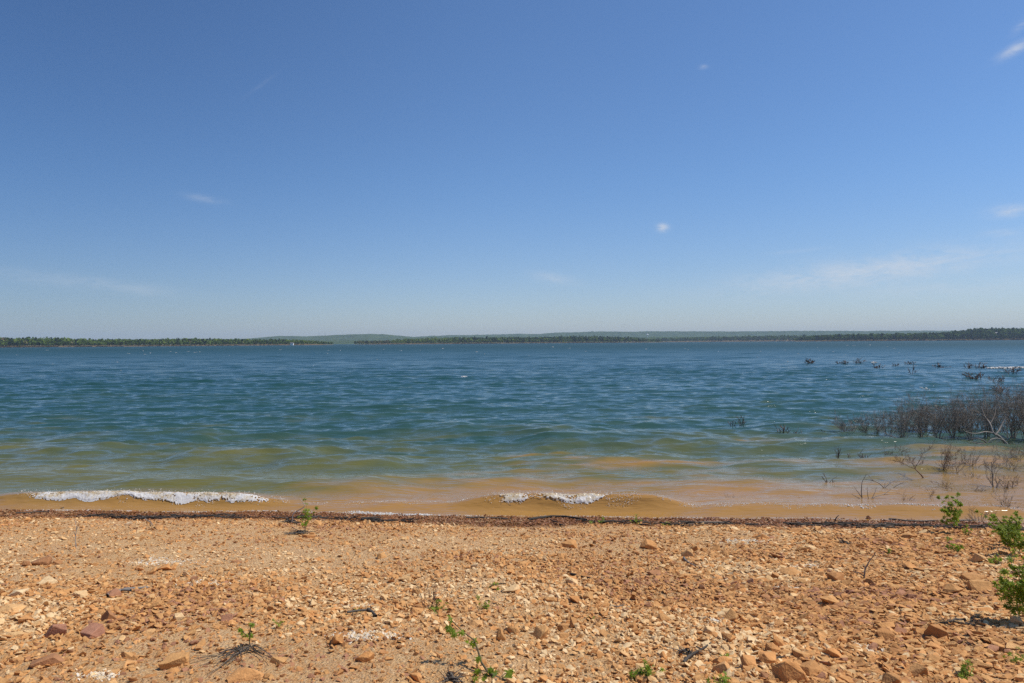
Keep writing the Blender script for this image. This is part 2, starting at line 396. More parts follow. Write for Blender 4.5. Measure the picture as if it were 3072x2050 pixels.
# zoom function, x centre, base y, width, height (zoomed pixels), tone, label, short name used to describe neighbours
NAMED = [
 (Z5, 285, 690, 125, 62, .12, 'brown dome-shaped rock between two small brown knobs on the left beach', 'the brown dome rock'),
 (Z5, 187, 692, 52, 40, .15, 'small round brown stone just left of the brown dome rock', ''),
 (Z5, 400, 682, 54, 42, .16, 'small round brown stone just right of the brown dome rock', ''),
 (Z5, 750, 1082, 84, 90, .14, 'upright rust brown block with a shadowed left face on the left beach', 'the rust brown block'),
 (Z5, 388, 1180, 118, 84, .03, 'angular purplish red rock with a sloping top, lower left beach', 'the purplish red rock'),
 (Z5, 645, 1182, 112, 72, .03, 'half-buried purplish red rock right of the angular purplish red rock', ''),
 (Z5, 330, 1375, 165, 62, .10, 'wide low reddish brown slab near the lower left corner', 'the low reddish slab'),
 (Z5, 1200, 1390, 140, 85, .40, 'tan angular rock at the tip of the dead brush', 'the tan rock by the dead brush'),
 (Z5, 1120, 722, 80, 42, .55, 'smooth pinkish tan stone beside a rounder tan one, mid left beach', 'the pinkish tan stone'),
 (Z5, 1055, 745, 62, 46, .5, 'rounded tan stone just left of the smooth pinkish tan one', ''),
 (Z5, 1560, 1078, 82, 58, .05, 'dark red stone standing upright above the fine gravel left of centre', 'the dark red stone'),
 (Z5, 1340, 795, 40, 38, .08, 'very dark brown round pebble right of the grey driftwood stick', ''),
 (Z5, 1640, 668, 75, 36, .12, 'dark stone beside a shadowed hollow in the upper left beach', 'the dark stone by the hollow'),
 (Z5, 1470, 312, 150, 44, .82, 'long pale slab lying at the edge of the dark wrack line', 'the long pale slab'),
 (Z5, 915, 332, 70, 30, .55, 'flat tan stone behind the bare upright twig, near the wrack line', ''),
 (Z5, 130, 900, 120, 50, .88, 'pale cream slab at the left edge of the beach', 'the pale cream slab'),
 (Z5, 80, 1005, 160, 42, .70, 'layered flat tan slab with a dark underside at the left edge', 'the layered slab'),
 (Z5, 335, 820, 100, 50, .85, 'cream coloured tilted slab left of the grey driftwood stick', ''),
 (Z5, 1700, 1480, 180, 90, .62, 'large blocky tan rock below the dead brush at the lower edge', 'the blocky tan rock'),
 (Z5, 2130, 500, 80, 42, .6, 'rounded tan rock right beside the foot of the waterside sapling', ''),
 (Z5, 2310, 1240, 90, 80, .5, 'tan chunk with a dark overhang right of the dead brush', ''),
 (Z5, 1930, 1360, 100, 48, .42, 'grey-brown flat stone under the right end of the dead brush', ''),
 (Z5, 880, 412, 46, 34, .92, 'whitish pebble among flat stones in the upper left', ''),
 (Z6, 1185, 1160, 78, 62, .45, 'angular tan rock leading a row of blocks right of the lobed leaves', 'the angular tan rock'),
 (Z6, 1340, 1195, 130, 95, .40, 'large faceted tan-brown rock in the middle of the block row', 'the faceted rock'),
 (Z6, 1100, 1220, 62, 90, .36, 'leaning wedge-shaped brown rock in front of the block row', ''),
 (Z6, 1597, 1130, 54, 100, .34, 'tall narrow upright brown rock at the right end of the block row', 'the tall narrow rock'),
 (Z6, 1530, 1142, 78, 62, .30, 'dumpy brown rock leaning against the tall narrow one', ''),
 (Z6, 1525, 1192, 84, 50, .33, 'flat brown rock in front of the dumpy brown one', ''),
 (Z6, 2215, 1070, 105, 64, .36, 'rounded orange-brown rock near the right of the central beach', 'the rounded orange rock'),
 (Z6, 2015, 1145, 66, 84, .32, 'pointed brown rock left of the rounded orange-brown one', ''),
 (Z6, 522, 895, 72, 52, .45, 'tan stone behind the bare many-stemmed twig plant', ''),
 (Z6, 505, 995, 82, 42, .2, 'dark brown stone at the left foot of the bare twig plant', ''),
 (Z6, 282, 638, 66, 44, .4, 'orange pointed stone alone on the smooth central sand', 'the orange pointed stone'),
 (Z6, 1552, 500, 84, 48, .12, 'dark brown lump on the upper central beach', 'the dark brown lump'),
 (Z6, 1550, 556, 115, 46, .5, 'wide tan boulder in front of the dark brown lump', ''),
 (Z6, 2125, 572, 115, 60, .6, 'broad tan rock near the top right of the central beach', 'the broad tan rock'),
 (Z6, 1585, 812, 92, 42, .8, 'pale flat slab beside a dark stick at the centre right', 'the pale flat slab'),
 (Z6, 920, 705, 54, 44, .85, 'cream knob among flat stones in the centre', ''),
 (Z6, 160, 1345, 120, 70, .55, 'broad tan stone near the bottom left of centre', ''),
 (Z6, 500, 1480, 80, 52, .6, 'tan stone at the bottom edge below the leafy shoot', ''),
 (Z6, 2080, 1490, 90, 60, .35, 'orange-brown block in front of the leafy seedling at the bottom', ''),
 (Z7, 740, 1500, 190, 135, .56, 'largest rock, an orange block with a flat lit top at the bottom edge', 'the big orange block'),
 (Z7, 655, 1268, 74, 122, .52, 'upright orange rectangular rock with a shaded right face', 'the upright orange rock'),
 (Z7, 612, 1288, 88, 62, .25, 'rough round brown rock leaning on the upright orange one', ''),
 (Z7, 325, 1062, 92, 66, .40, 'angular orange-tan rock on the left of the right-hand slope', 'the angular orange-tan rock'),
 (Z7, 820, 1065, 96, 66, .42, 'tilted orange-tan slab with a pointed end', 'the tilted slab'),
 (Z7, 1012, 962, 140, 62, .45, 'long brownish tan rock lying above the tilted slab', 'the long tan rock'),
 (Z7, 1048, 802, 96, 64, .20, 'chunky brown rock at the foot of the forked bare stick', 'the chunky brown rock'),
 (Z7, 1755, 1195, 118, 100, .22, 'big round orange-brown boulder at the edge of the shrub shadow', 'the round orange boulder'),
 (Z7, 1392, 1210, 98, 84, .22, 'reddish orange faceted rock left of the round orange-brown boulder', 'the reddish faceted rock'),
 (Z7, 1392, 1130, 106, 52, .50, 'flat tan rock right above the reddish orange faceted rock', ''),
 (Z7, 812, 1315, 106, 62, .38, 'low brown wedge right of the upright orange rock', ''),
 (Z7, 1005, 1305, 146, 54, .58, 'long flat tan slab near the bottom of the right beach', 'the long flat slab'),
 (Z7, 890, 1432, 138, 80, .28, 'dark brown block touching the big orange block on its right', ''),
 (Z7, 985, 1362, 92, 64, .42, 'orange cube-like rock between the long flat slab and the dark block', ''),
 (Z7, 1148, 1278, 104, 62, .42, 'rounded tan rock at the right end of the long flat slab', ''),
 (Z7, 1280, 380, 34, 40, .10, 'small dark round rock on the waterline against the water', 'the waterline rock'),
 (Z7, 780, 462, 86, 36, .25, 'brown angular stone just behind the wrack line, right of centre', ''),
 (Z7, 640, 778, 72, 54, .30, 'orange-brown rounded stone left of a layered slab', ''),
 (Z7, 730, 758, 150, 58, .35, 'layered brown slab right of the orange-brown rounded stone', 'the layered brown slab'),
 (Z7, 1415, 540, 62, 40, .25, 'orange brick-shaped stone below the waterline rock', ''),
 (Z7, 1990, 790, 130, 60, .30, 'flat-topped brown slab left of the large green shrub', 'the flat-topped slab'),
 (Z7, 2040, 880, 120, 84, .40, 'sloping tan slab between the flat-topped slab and the green shrub', ''),
 (Z7, 1862, 878, 120, 60, .33, 'brown tilted slab left of the sloping tan slab', ''),
 (Z7, 30, 640, 80, 70, .7, 'pale tan leaning stone at the left of the right-hand slope', ''),
 (Z7, 78, 610, 50, 80, .28, 'upright brown stone propped behind the pale tan leaning stone', ''),
 (Z7, 545, 500, 100, 46, .62, 'tan flat boulder above the patch of white gravel', ''),
 (Z7, 700, 1210, 10, 10, .4, None, ''),
 (Z7, 260, 1370, 130, 60, .55, 'broad tan stone behind the green sprout at the bottom', ''),
 (Z7, 460, 1400, 110, 60, .6, 'tan flat stone left of the big orange block', ''),
 (Z7, 1670, 1360, 100, 60, .3, 'brown wedge of stone near the lower right seedling', ''),
 (Z7, 1640, 1450, 110, 70, .33, 'rough brown rock just left of the lower right seedling', ''),
]
for i, (zf, zx, zy, w, h, tone, label, short) in enumerate(NAMED):
    if not label: continue
    px, py = zf(zx, zy)
    p = on_ground(px, py - h * .10)
    dist = math.hypot(p.x, p.y)
    k = .43574 / F * math.sqrt(p.x ** 2 + p.y ** 2 + (H - p.z) ** 2) * .98
    W, Hh = w * k, h * k * .92
    add_rock(p, W, Hh, W * R.uniform(.65, .95), tone, 500 + i, label, yaw=R.uniform(-.35, .35), tilt=(R.uniform(-.1, .1), R.uniform(-.15, .15)))
    if short: LANDMARKS.append((short, p.x, p.y))

# ------------------------------------------------------------------ woody plants
def bend(p, d, length, n, up, wob):
    pts = [p.copy()]; d = d.normalized()
    for i in range(n):
        d = (d + Vector((R.gauss(0, wob), R.gauss(0, wob), R.gauss(0, wob) + up))).normalized()
        pts.append(pts[-1] + d * (length / n))
    return pts, d
def shrub_tubes(h, w, stems, levels=3, r0=.010, up=.10, wob=.16, fan=1.0, dens=1.0, lean=(0, 0), minr=.0022):
    T = Tubes(); tips = []
    def grow(p, d, L, r, lev):
        n = 5 if lev == levels else (4 if lev > 0 else 3)
        pts, de = bend(p, d, L, n, up * (.5 if lev == levels else 1), wob)
        rr = [max(minr, r * (1 - .62 * i / n)) for i in range(n + 1)]
        T.add(pts, rr, 5 if r > .012 else 3, R.random())
        tips.append((pts[-1], de))
        if lev == 0: return
        kids = max(1, int(round(R.uniform(2.6, 4.6) * dens)))
        for c in range(kids):
            j = R.randint(1 if lev < levels else 1, n)
            dd = (pts[j] - pts[j - 1]).normalized()
            ax = dd.cross(Vector((R.gauss(0, 1), R.gauss(0, 1), R.gauss(0, 1)))).normalized()
            dd = Matrix.Rotation(R.uniform(.35, .95), 3, ax) @ dd
            if dd.z < -.1: dd.z *= -.6
            grow(pts[j], dd, L * R.uniform(.38, .68), rr[j] * .68, lev - 1)
    for s in range(stems):
        an = R.uniform(0, 2 * math.pi); sp = R.uniform(.1, 1) * fan * (w / (2 * h))
        d = Vector((math.cos(an) * sp + lean[0], math.sin(an) * sp * .8 + lean[1], 1))
        b = Vector((math.cos(an), math.sin(an), 0)) * R.uniform(0, .10) * w
        grow(b + Vector((0, 0, -.12)), d, h * R.uniform(.55, .80) + .12, r0 * R.uniform(.7, 1.15), levels)
    # fit to the wanted height and width
    zs = [v.z for v in T.v]; xs_ = [v.x for v in T.v]
    sz = h / max(1e-3, np.percentile(zs, 99.3)); wx = np.percentile(xs_, 98) - np.percentile(xs_, 2)
    sx = min(1.8, max(.5, w / max(wx, 1e-3)))
    for v in T.v:
        if v.z > 0: v.z *= sz
        v.x *= sx; v.y *= sx
    tips2 = [(Vector((t.x * sx, t.y * sx, t.z * sz if t.z > 0 else t.z)), d) for t, d in tips]
    return T, tips2

SHG = 'dead shrubs standing flooded in the shallows'
def water_pt(zx, zy, zf=Z4): return at_plane(*zf(zx, zy), z=0.0)
def place_shrub(zx, zy, hz, wz, label, stems=None, levels=3, mat=None, r0=None, name='dead_shrub', dens=1.0, zf=Z4, kk=.38298, lean=(0, 0), group=SHG, thin=.62, **kw):
    p = water_pt(zx, zy, zf)
    k = kk / F * p.length if False else kk / F * p.y
    h, w = hz * k, wz * k
    if stems is None: stems = max(3, int(4 + w * 4))
    r0 = r0 or max(.006, .011 * h ** .6)
    px_r = p.y / (F / 3) * .16
    T, tips = shrub_tubes(h, w, stems, levels, r0, dens=dens, lean=lean, minr=max(.0018, px_r * thin), **kw)
    o = T.build(name, mat or M_dead, None, (p.x, p.y, 0))
    tag(o, label, 'shrub', group)
    return o, p, tips

# small brown clumps far out on the water
FARC = [(670, 112, 45, 110, 'brown bare shrub tip, leftmost of the row far out on the water'),
 (925, 112, 30, 115, 'low flat brown twig clump between two taller ones far out'),
 (1040, 110, 48, 95, 'brown twig clump with a white foam fleck at its right, far out'),
 (1205, 142, 36, 105, 'thin brown twigs just right of the white foam fleck far out'),
 (1335, 132, 26, 60, 'smallest brown twig tuft between thin twig clumps far out'),
 (1460, 112, 22, 85, 'faint low twigs farthest out behind the row of brown clumps'),
 (1470, 192, 72, 80, 'upright thin stems nearest in front of the brown clump row'),
 (1680, 142, 40, 95, 'round brown twig clump standing alone left of the white foam streak'),
 (1910, 146, 52, 75, 'brown clump with upright stems two left of the foam streak'),
 (2020, 148, 52, 115, 'brown clump touching the left end of the white foam streak'),
 (1990, 232, 58, 150, 'spreading grey twigs on open water in front of the foam streak'),
 (2140, 257, 60, 140, 'thin spreading twigs on open water above the big thicket'),
 (2150, 338, 62, 110, 'faint twigs showing just behind the top of the big thicket'),
 (2270, 186, 52, 130, 'sparse twigs below the white foam streak at the right edge')]
for (zx, zy, h, w, lb) in FARC:
    place_shrub(zx, zy, h, w, lb, stems=max(4, int(w / 14)), levels=2, mat=M_brown, dens=.8, thin=.85)
MIDC = [(75, 600, 50, 50, 'left small tuft of the leftmost pair of twig tufts in green water'),
 (140, 592, 85, 75, 'taller right tuft of the leftmost pair of twig tufts in green water'),
 (450, 662, 80, 95, 'dense grey twig tuft of a pair on the green swell'),
 (570, 667, 45, 85, 'low sparse twig tuft right of the dense one on the green swell'),
 (795, 662, 40, 48, 'little twig tuft alone just left of the big thicket'),
 (895, 862, 112, 52, 'tall narrow tuft of dark stems where green water turns brown'),
 (980, 857, 48, 42, 'faint short stems right of the tall narrow tuft'),
 (1095, 853, 60, 85, 'wide fan of short stems right of the faint stems in brown water'),
 (360, 1052, 56, 85, 'forked bare twig alone in the brown shallows'),
 (830, 1037, 66, 125, 'low tangle of crossed twigs in the brown shallows'),
 (40, 1172, 48, 62, 'small dark forked twig just behind the glittering shore wave')]
for i, (zx, zy, h, w, lb) in enumerate(MIDC):
    place_shrub(zx, zy, h, w, lb, stems=(7 if i in (1, 2, 3, 5, 7) else 3), levels=1, dens=.8, wob=.08, r0=.010, thin=1.1, mat=M_brown)
# the big thicket
def thicket():
    spec = [(975, 662, 150, 190, 'leftmost dead shrub of the big thicket, leaning left over the water'),
     (1100, 652, 150, 150, 'second dead shrub from the left end of the big thicket'),
     (1190, 664, 170, 150, 'third dead shrub from the left end of the big thicket'),
     (1290, 684, 190, 190, 'low dead shrub where the big thicket begins to rise'),
     (1400, 704, 270, 230, 'dead shrub with drooping front twigs at the left shoulder of the thicket'),
     (1550, 694, 330, 250, 'tall grey dead shrub forming the first crest of the thicket'),
     (1690, 704, 300, 240, 'grey dead shrub in the dip between two crests of the thicket'),
     (1800, 702, 350, 250, 'tall grey dead shrub forming the second crest of the thicket'),
     (1930, 700, 320, 260, 'dead shrub right of the second crest of the thicket'),
     (2060, 690, 400, 280, 'tall dead shrub behind the leaning dead trunk'),
     (2260, 692, 420, 280, 'tall dense dead shrub right of the leaning dead trunk'),
     (2370, 700, 440, 300, 'dense dead shrub cut by the right edge of the photo')]
    for (zx, zy, h, w, lb) in spec:
        place_shrub(zx, zy, h * 1.13, w, lb, stems=int(5 + w / 32), levels=3, dens=1.12, thin=.45)
    for j in range(13):
        zx = 1420 + j * 85 + R.uniform(-25, 25); zy = R.uniform(600, 655)
        place_shrub(zx, zy, R.uniform(190, 260) + max(0, (zx - 1750) * .16), R.uniform(200, 260), thin=.45, label='grey dead shrub in the back rows of the big flooded thicket', stems=9, levels=3, dens=1.12)
thicket()
FRONT = [(1280, 852, 90, 95, 'small reddish twig shrub at the left end of the front row', 2, M_brown),
 (1370, 857, 125, 140, 'reddish brown twiggy shrub second from left in the front row', 3, M_brown),
 (1580, 997, 290, 300, 'dark shrub with one thick trunk and a wide crown, front row centre', 3, M_brown),
 (1700, 947, 230, 160, 'bent-stemmed dark shrub right behind the thick-trunked one', 3, M_brown),
 (1815, 962, 230, 180, 'many-stemmed dark shrub in the middle of the front row', 3, M_brown),
 (1880, 922, 200, 120, 'upright dark shrub leaning on the many-stemmed one', 3, M_dead),
 (1955, 932, 170, 170, 'open sparse shrub in a gap of the front row', 2, M_dead),
 (2110, 1072, 300, 250, 'tall dark double-trunked shrub nearest the shore in the front row', 3, M_dead),
 (2245, 935, 200, 180, 'dark shrub behind the double-trunked one at the right', 3, M_dead),
 (2340, 880, 150, 160, 'twiggy shrub of the front row at the right edge of the photo', 3, M_dead),
 (2250, 1075, 90, 200, 'low spreading twigs with a few green leaves at the right edge', 2, M_brown),
 (1925, 1002, 75, 85, 'small forked twig shrub left of the double-trunked one', 2, M_dead),
 (1630, 1152, 95, 105, 'little bare twig shrub standing in brown water before the front row', 2, M_brown),
 (1770, 1102, 85, 125, 'sparse twigs between the front row and the shore', 2, M_brown),
 (1990, 1117, 42, 85, 'flat low twigs left of the nearest double-trunked shrub', 2, M_brown),
 (1430, 1182, 75, 95, 'small twig shrub with a few green leaves near the arched branches', 2, M_brown),
 (2215, 1272, 195, 150, 'bare fan-shaped shrub at the waterline on the right', 3, M_dead),
 (2005, 1342, 135, 170, 'bare twigs at the waterline behind the green saplings', 2, M_dead)]
for (zx, zy, h, w, lb, lev, mt) in FRONT:
    one = zx == 1580
    place_shrub(zx, zy, h, w, lb, stems=1 if one else (2 if zx == 2110 else max(3, int(w / 32))), levels=4 if one or zx == 2110 else lev, mat=mt, dens=1.0 if not one else 1.15, r0=.016 if one or zx == 2110 else None, wob=.2)

def branch_thing(name, label, cat, paths, mat, base, group=None, k=6):
    """paths: list of (points, r0, r1) in world space"""
    T = Tubes()
    for pts, r0, r1 in paths:
        pts = [Vector(p) - base for p in pts]; n = len(pts)
        # smooth the polyline a little and roughen it
        q = []
        for i in range(n - 1):
            a, b = pts[i], pts[i + 1]
            for s in range(4): q.append(a.lerp(b, s / 4) + Vector((R.gauss(0, 1), R.gauss(0, 1), R.gauss(0, 1))) * (a - b).length * .018)
        q.append(pts[-1])
        q = [q[0]] + [(q[i - 1] + q[i] * 2 + q[i + 1]) / 4 for i in range(1, len(q) - 1)] + [q[-1]]
        T.add(q, [r0 + (r1 - r0) * i / (len(q) - 1) for i in range(len(q))], k, R.random())
    o = T.build(name, mat, None, base); tag(o, label, cat, group); return o
def wp(zx, zy, Y, zf=Z4): return at_depth(*zf(zx, zy), Y)
# leaning dead trunk in the thicket
b = water_pt(2205, 722); Yb = b.y
branch_thing('dead_tree', 'thick grey dead trunk leaning up to the left out of the thicket', 'dead tree', [
    ([wp(2215, 740, Yb), wp(2160, 680, Yb), wp(2105, 650, Yb + .1), wp(2085, 580, Yb + .2), wp(2040, 520, Yb + .4), wp(2010, 440, Yb + .5)], .035, .012),
    ([wp(2105, 650, Yb + .1), wp(2040, 640, Yb), wp(1960, 660, Yb - .1), wp(1890, 640, Yb - .2)], .018, .006),
    ([wp(2130, 668, Yb), wp(2170, 590, Yb + .2), wp(2215, 520, Yb + .3), wp(2240, 430, Yb + .3)], .02, .006),
    ([wp(2085, 580, Yb + .2), wp(2120, 520, Yb + .3), wp(2130, 440, Yb + .5)], .014, .005),
    ([wp(2040, 520, Yb + .4), wp(1970, 480, Yb + .3), wp(1920, 470, Yb + .3)], .012, .004)], M_grey, b, SHG)
b = water_pt(2060, 742); Yb = b.y
branch_thing('dead_branch', 'dark crooked dead branch spread flat on the water below the thicket', 'branch', [
    ([wp(2070, 750, Yb), wp(2040, 710, Yb), wp(1980, 690, Yb), wp(1900, 705, Yb + .1)], .02, .006),
    ([wp(2050, 735, Yb), wp(1990, 735, Yb - .1), wp(1930, 720, Yb - .1), wp(1890, 745, Yb - .1)], .014, .004),
    ([wp(2060, 742, Yb), wp(2090, 700, Yb), wp(2140, 690, Yb), wp(2190, 705, Yb)], .014, .005)], M_dead, b)
b = water_pt(1420, 735); Yb = b.y
branch_thing('dead_branch', 'thin dead branch drooping to the water at the left front of the thicket', 'branch', [
    ([wp(1425, 735, Yb), wp(1370, 700, Yb), wp(1300, 670, Yb + .1), wp(1240, 640, Yb + .2)], .014, .004),
    ([wp(1370, 700, Yb), wp(1340, 715, Yb), wp(1290, 710, Yb)], .008, .003),
    ([wp(1400, 715, Yb), wp(1450, 690, Yb), wp(1500, 690, Yb)], .008, .003)], M_dead, b)
# arched branches in the brown shallows
b = water_pt(1080, 1168); Yb = b.y
branch_thing('dead_branch', 'slim arched stems rising from brown water, left of the antler-shaped branch', 'branch', [
    ([wp(1080, 1190, Yb), wp(1078, 1100, Yb), wp(1080, 1040, Yb), wp(1115, 975, Yb)], .009, .003),
    ([wp(1080, 1170, Yb), wp(1040, 1155, Yb), wp(1000, 1130, Yb)], .006, .002),
    ([wp(1075, 1150, Yb), wp(1045, 1110, Yb), wp(1015, 1065, Yb)], .006, .002),
    ([wp(1140, 1190, Yb), wp(1125, 1140, Yb), wp(1120, 1075, Yb)], .007, .002),
    ([wp(1145, 1175, Yb), wp(1190, 1145, Yb), wp(1260, 1130, Yb), wp(1310, 1090, Yb)], .008, .003),
    ([wp(1160, 1165, Yb), wp(1185, 1110, Yb), wp(1195, 1080, Yb)], .005, .002),
    ([wp(1250, 1132, Yb), wp(1300, 1135, Yb)], .004, .002)], M_dead, b)
b = water_pt(1260, 1095); Yb = b.y
branch_thing('dead_branch', 'dark antler-shaped dead branch arching over the brown shallows', 'branch', [
    ([wp(1290, 1115, Yb), wp(1255, 1085, Yb), wp(1220, 1045, Yb), wp(1170, 1025, Yb), wp(1125, 975, Yb)], .012, .004),
    ([wp(1170, 1025, Yb), wp(1130, 1018, Yb), wp(1100, 1015, Yb)], .006, .002),
    ([wp(1258, 1088, Yb), wp(1262, 1040, Yb)], .006, .003),
    ([wp(1255, 1085, Yb), wp(1300, 1045, Yb), wp(1345, 1020, Yb)], .008, .003),
    ([wp(1295, 1110, Yb), wp(1330, 1075, Yb), wp(1380, 1048, Yb), wp(1430, 1040, Yb)], .010, .003),
    ([wp(1380, 1048, Yb), wp(1415, 1030, Yb)], .004, .002)], M_dead, b)

# ------------------------------------------------------------------ leafy saplings
def leaf_shape():
    pts = []
    lobes = [(-2.25, .62), (-1.15, .92), (0, 1.0), (1.15, .92), (2.25, .62)]
    outl = []
    for i, (a, r) in enumerate(lobes):
        an = a * .95
        outl.append((an - .34, r * .52)); outl.append((an, r)); outl.append((an + .34, r * .52))
        if i < 4: outl.append(((a + lobes[i + 1][0]) / 2 * .95, .33))
    P = [Vector((0, 0, 0))] + [Vector((math.sin(a) * r, math.cos(a) * r, -.12 * r * r)) for a, r in outl] 
    tris = [(0, i, i + 1) for i in range(1, len(P) - 1)]
    return P, tris
LP, LT = leaf_shape()
class Leaves:
    def __init__(s): s.v = []; s.f = []; s.a = []
    def add(s, p, d, size, tone):
        d = d.normalized()
        nrm = Vector((R.gauss(.1, .7), R.gauss(-.45, .7), .8)).normalized()
        xx = d.cross(nrm)
        if xx.length < .05: xx = Vector((1, 0, 0))
        xx.normalize(); zz = xx.cross(d)
        b = len(s.v)
        droop = R.uniform(.0, .35)
        for q in LP:
            s.v.append(p + (xx * q.x + d * q.y + zz * (q.z - droop * max(0, q.y) ** 2)) * size * .62); s.a.append(tone)
        for t in LT: s.f.append((b + t[0], b + t[1], b + t[2]))
    def build(s, name, parent):
        me = mesh_np(name, np.array([tuple(v) for v in s.v]), np.array(s.f), 3, False); attr(me, 'tone', s.a)
        return link(name, me, M_leaf, parent)
def sapling(p, h, w, label, leaves, leaf, stems=2, levels=1, cat='sapling', name='sapling', group=None, low=.25, lean=(0, 0), bare=None):
    root = empty(name, p); tag(root, label, cat, group)
    T, tips = shrub_tubes(h * .93, w * .85, stems, levels, max(.0035, .0075 * h ** .6), up=.16, wob=.12, dens=.9, lean=lean)
    T.build('stem', M_stem, root)
    L = Leaves()
    cand = [v for v in T.v if v.z > low * h]
    for i in range(int(leaves * (1.7 if p.x < 3 else 2.5))):
        q = R.choice(cand) if R.random() < .6 or not tips else R.choice(tips)[0]
        if q.z < low * h * .5: continue
        dv = Vector((q.x * 2 + R.gauss(0, .6) * w, q.y * 2 + R.gauss(0, .6) * w, R.uniform(-.3, .5) * h * .5))
        if dv.length < 1e-4: dv = Vector((1, 0, 0))
        q2 = q + dv.normalized() * leaf * .3
        L.add(q2, dv, leaf * R.uniform(.55, 1.15), R.random())
    L.build('foliage', root)
    return root
def gpos(zf, zx, zy): return on_ground(*zf(zx, zy))
def zk(p): return .43574 / F * p.y
SG = 'green saplings sprouting on the beach'
SAP = [ # zf, x, base y, h, w, label, leaves, leaf size(zoom px), stems, levels, short
 (Z5, 2098, 455, 225, 105, 'slender green sapling by the waterline left of centre', 46, 34, 2, 1, 'the waterline sapling'),
 (Z7, 1858, 465, 285, 125, 'tall slim leafy sapling standing free, leftmost of the right shore saplings', 200, 30, 4, 1, 'the slim right sapling'),
 (Z7, 1882, 588, 95, 64, 'knee-high green seedling in front of the tall slim sapling', 40, 30, 2, 1, ''),
 (Z7, 1935, 480, 85, 36, 'tiny thin green sprout right of the tall slim sapling', 22, 22, 1, 1, ''),
 (Z7, 2220, 550, 240, 230, 'spreading leafy sapling with a dark stem left of the bright one at the right edge', 230, 30, 3, 2, 'the spreading sapling'),
 (Z7, 2345, 612, 300, 230, 'bright dense green sapling cut by the right edge near the water', 330, 34, 3, 2, ''),
 (Z7, 2175, 668, 60, 80, 'low green tuft just above the large shrub at the right edge', 30, 32, 2, 1, ''),
 (Z7, 2345, 1085, 480, 300, 'largest leafy shrub, hanging in from the right edge over the beach', 420, 46, 4, 2, 'the large green shrub'),
 (Z7, 1995, 1462, 140, 92, 'round bushy green seedling near the lower right corner', 60, 40, 3, 1, 'the lower right seedling'),
 (Z7, 2295, 1352, 75, 100, 'small leafy seedling at the right edge above the corner', 24, 40, 2, 1, ''),
 (Z7, 255, 1500, 62, 100, 'flat leafy sprout cut by the bottom edge, left of the big orange block', 30, 42, 3, 1, ''),
 (Z7, 275, 1310, 36, 50, 'tiny faint green sprout above the flat leafy sprout', 9, 30, 1, 1, ''),
 (Z7, 1370, 600, 30, 60, 'small patch of green leaves behind the forked bare stick', 9, 26, 1, 1, ''),
 (Z6, 2030, 1460, 130, 190, 'dark green bushy seedling on the bottom beach, centre right', 62, 46, 4, 1, 'the bushy seedling'),
 (Z6, 990, 978, 66, 66, 'small green sprout right of the bare twig plant', 15, 30, 2, 1, ''),
 (Z6, 1022, 846, 40, 74, 'low dark green sprout behind the small central sprout', 12, 30, 2, 1, ''),
 (Z6, 903, 915, 32, 46, 'tiny yellow-green sprout between two central sprouts', 8, 24, 1, 1, ''),
 (Z6, 660, 1005, 62, 115, 'fresh green tuft at the foot of the bare many-stemmed twig plant', 30, 34, 4, 1, ''),
 (Z6, 1700, 1060, 34, 36, 'thin pale sprout alone above the tall narrow rock', 6, 22, 1, 1, ''),
 (Z6, 150, 1002, 22, 46, 'tiny leaf tuft beside the curved grey wood left of centre', 7, 24, 1, 1, ''),
 (Z6, 1760, 398, 30, 90, 'dark green weed flat against the wrack line, left of three', 22, 28, 4, 1, ''),
 (Z6, 2040, 398, 46, 60, 'dark green weed standing up in the wet gravel, middle of three', 18, 26, 3, 1, ''),
 (Z6, 2270, 408, 26, 60, 'dark green weed at the wrack line, right of three', 14, 26, 3, 1, ''),
 (Z5, 1714, 1250, 180, 62, 'single upright green seedling growing out of the dead brush', 34, 42, 1, 1, 'the seedling in the dead brush'),
 (Z5, 1953, 1105, 72, 44, 'thin little green seedling behind the dead brush', 10, 34, 1, 1, ''),
]
for (zf, zx, zy, h, w, lb, nl, ls, st, lev, short) in SAP:
    p = gpos(zf, zx, zy); k = zk(p)
    hh, ww = h * k, w * k
    nm = 'sapling' if hh > .3 else 'seedling'
    if 'weed' in lb: nm = 'weed'
    low = .04 if hh < .3 else .22
    if zx == 2345 and zy == 1085: low = .12
    sapling(p, hh, ww, lb, nl, ls * k, st, lev, nm, nm, SG, low)
    if short: LANDMARKS.append((short, p.x, p.y))
# long leafy shoot arching over the bottom of the picture
p0 = gpos(Z6, 1145, 1490); Y0 = p0.y
root = empty('leafy_shoot', p0); tag(root, 'long woody shoot with lobed green leaves arching up at the bottom centre', 'sapling', SG)
path = [wp(1170, 1500, Y0, Z6), wp(1090, 1460, Y0 + .05, Z6), wp(1010, 1415, Y0 + .1, Z6), wp(965, 1350, Y0 + .15, Z6), wp(940, 1265, Y0 + .2, Z6), wp(915, 1195, Y0 + .24, Z6), wp(845, 1145, Y0 + .28, Z6), wp(790, 1090, Y0 + .3, Z6), wp(745, 1045, Y0 + .32, Z6)]
T = Tubes(); T.add([q - p0 for q in path], [.010, .009, .0075, .006, .005, .0042, .0035, .003, .002], 6, .5)
for (a, bx, by) in ((2, 940, 1420), (1, 1160, 1420), (1, 1210, 1470), (2, 1040, 1390), (1, 930, 1480)):
    T.add([path[a] - p0, (path[a] + wp(bx, by, Y0 + .1, Z6)) / 2 - p0 + Vector((0, 0, .01)), wp(bx, by, Y0 + .1, Z6) - p0], [.004, .003, .002], 4, .5)
T.build('stem', M_stem, root)
L = Leaves(); kk = zk(p0)
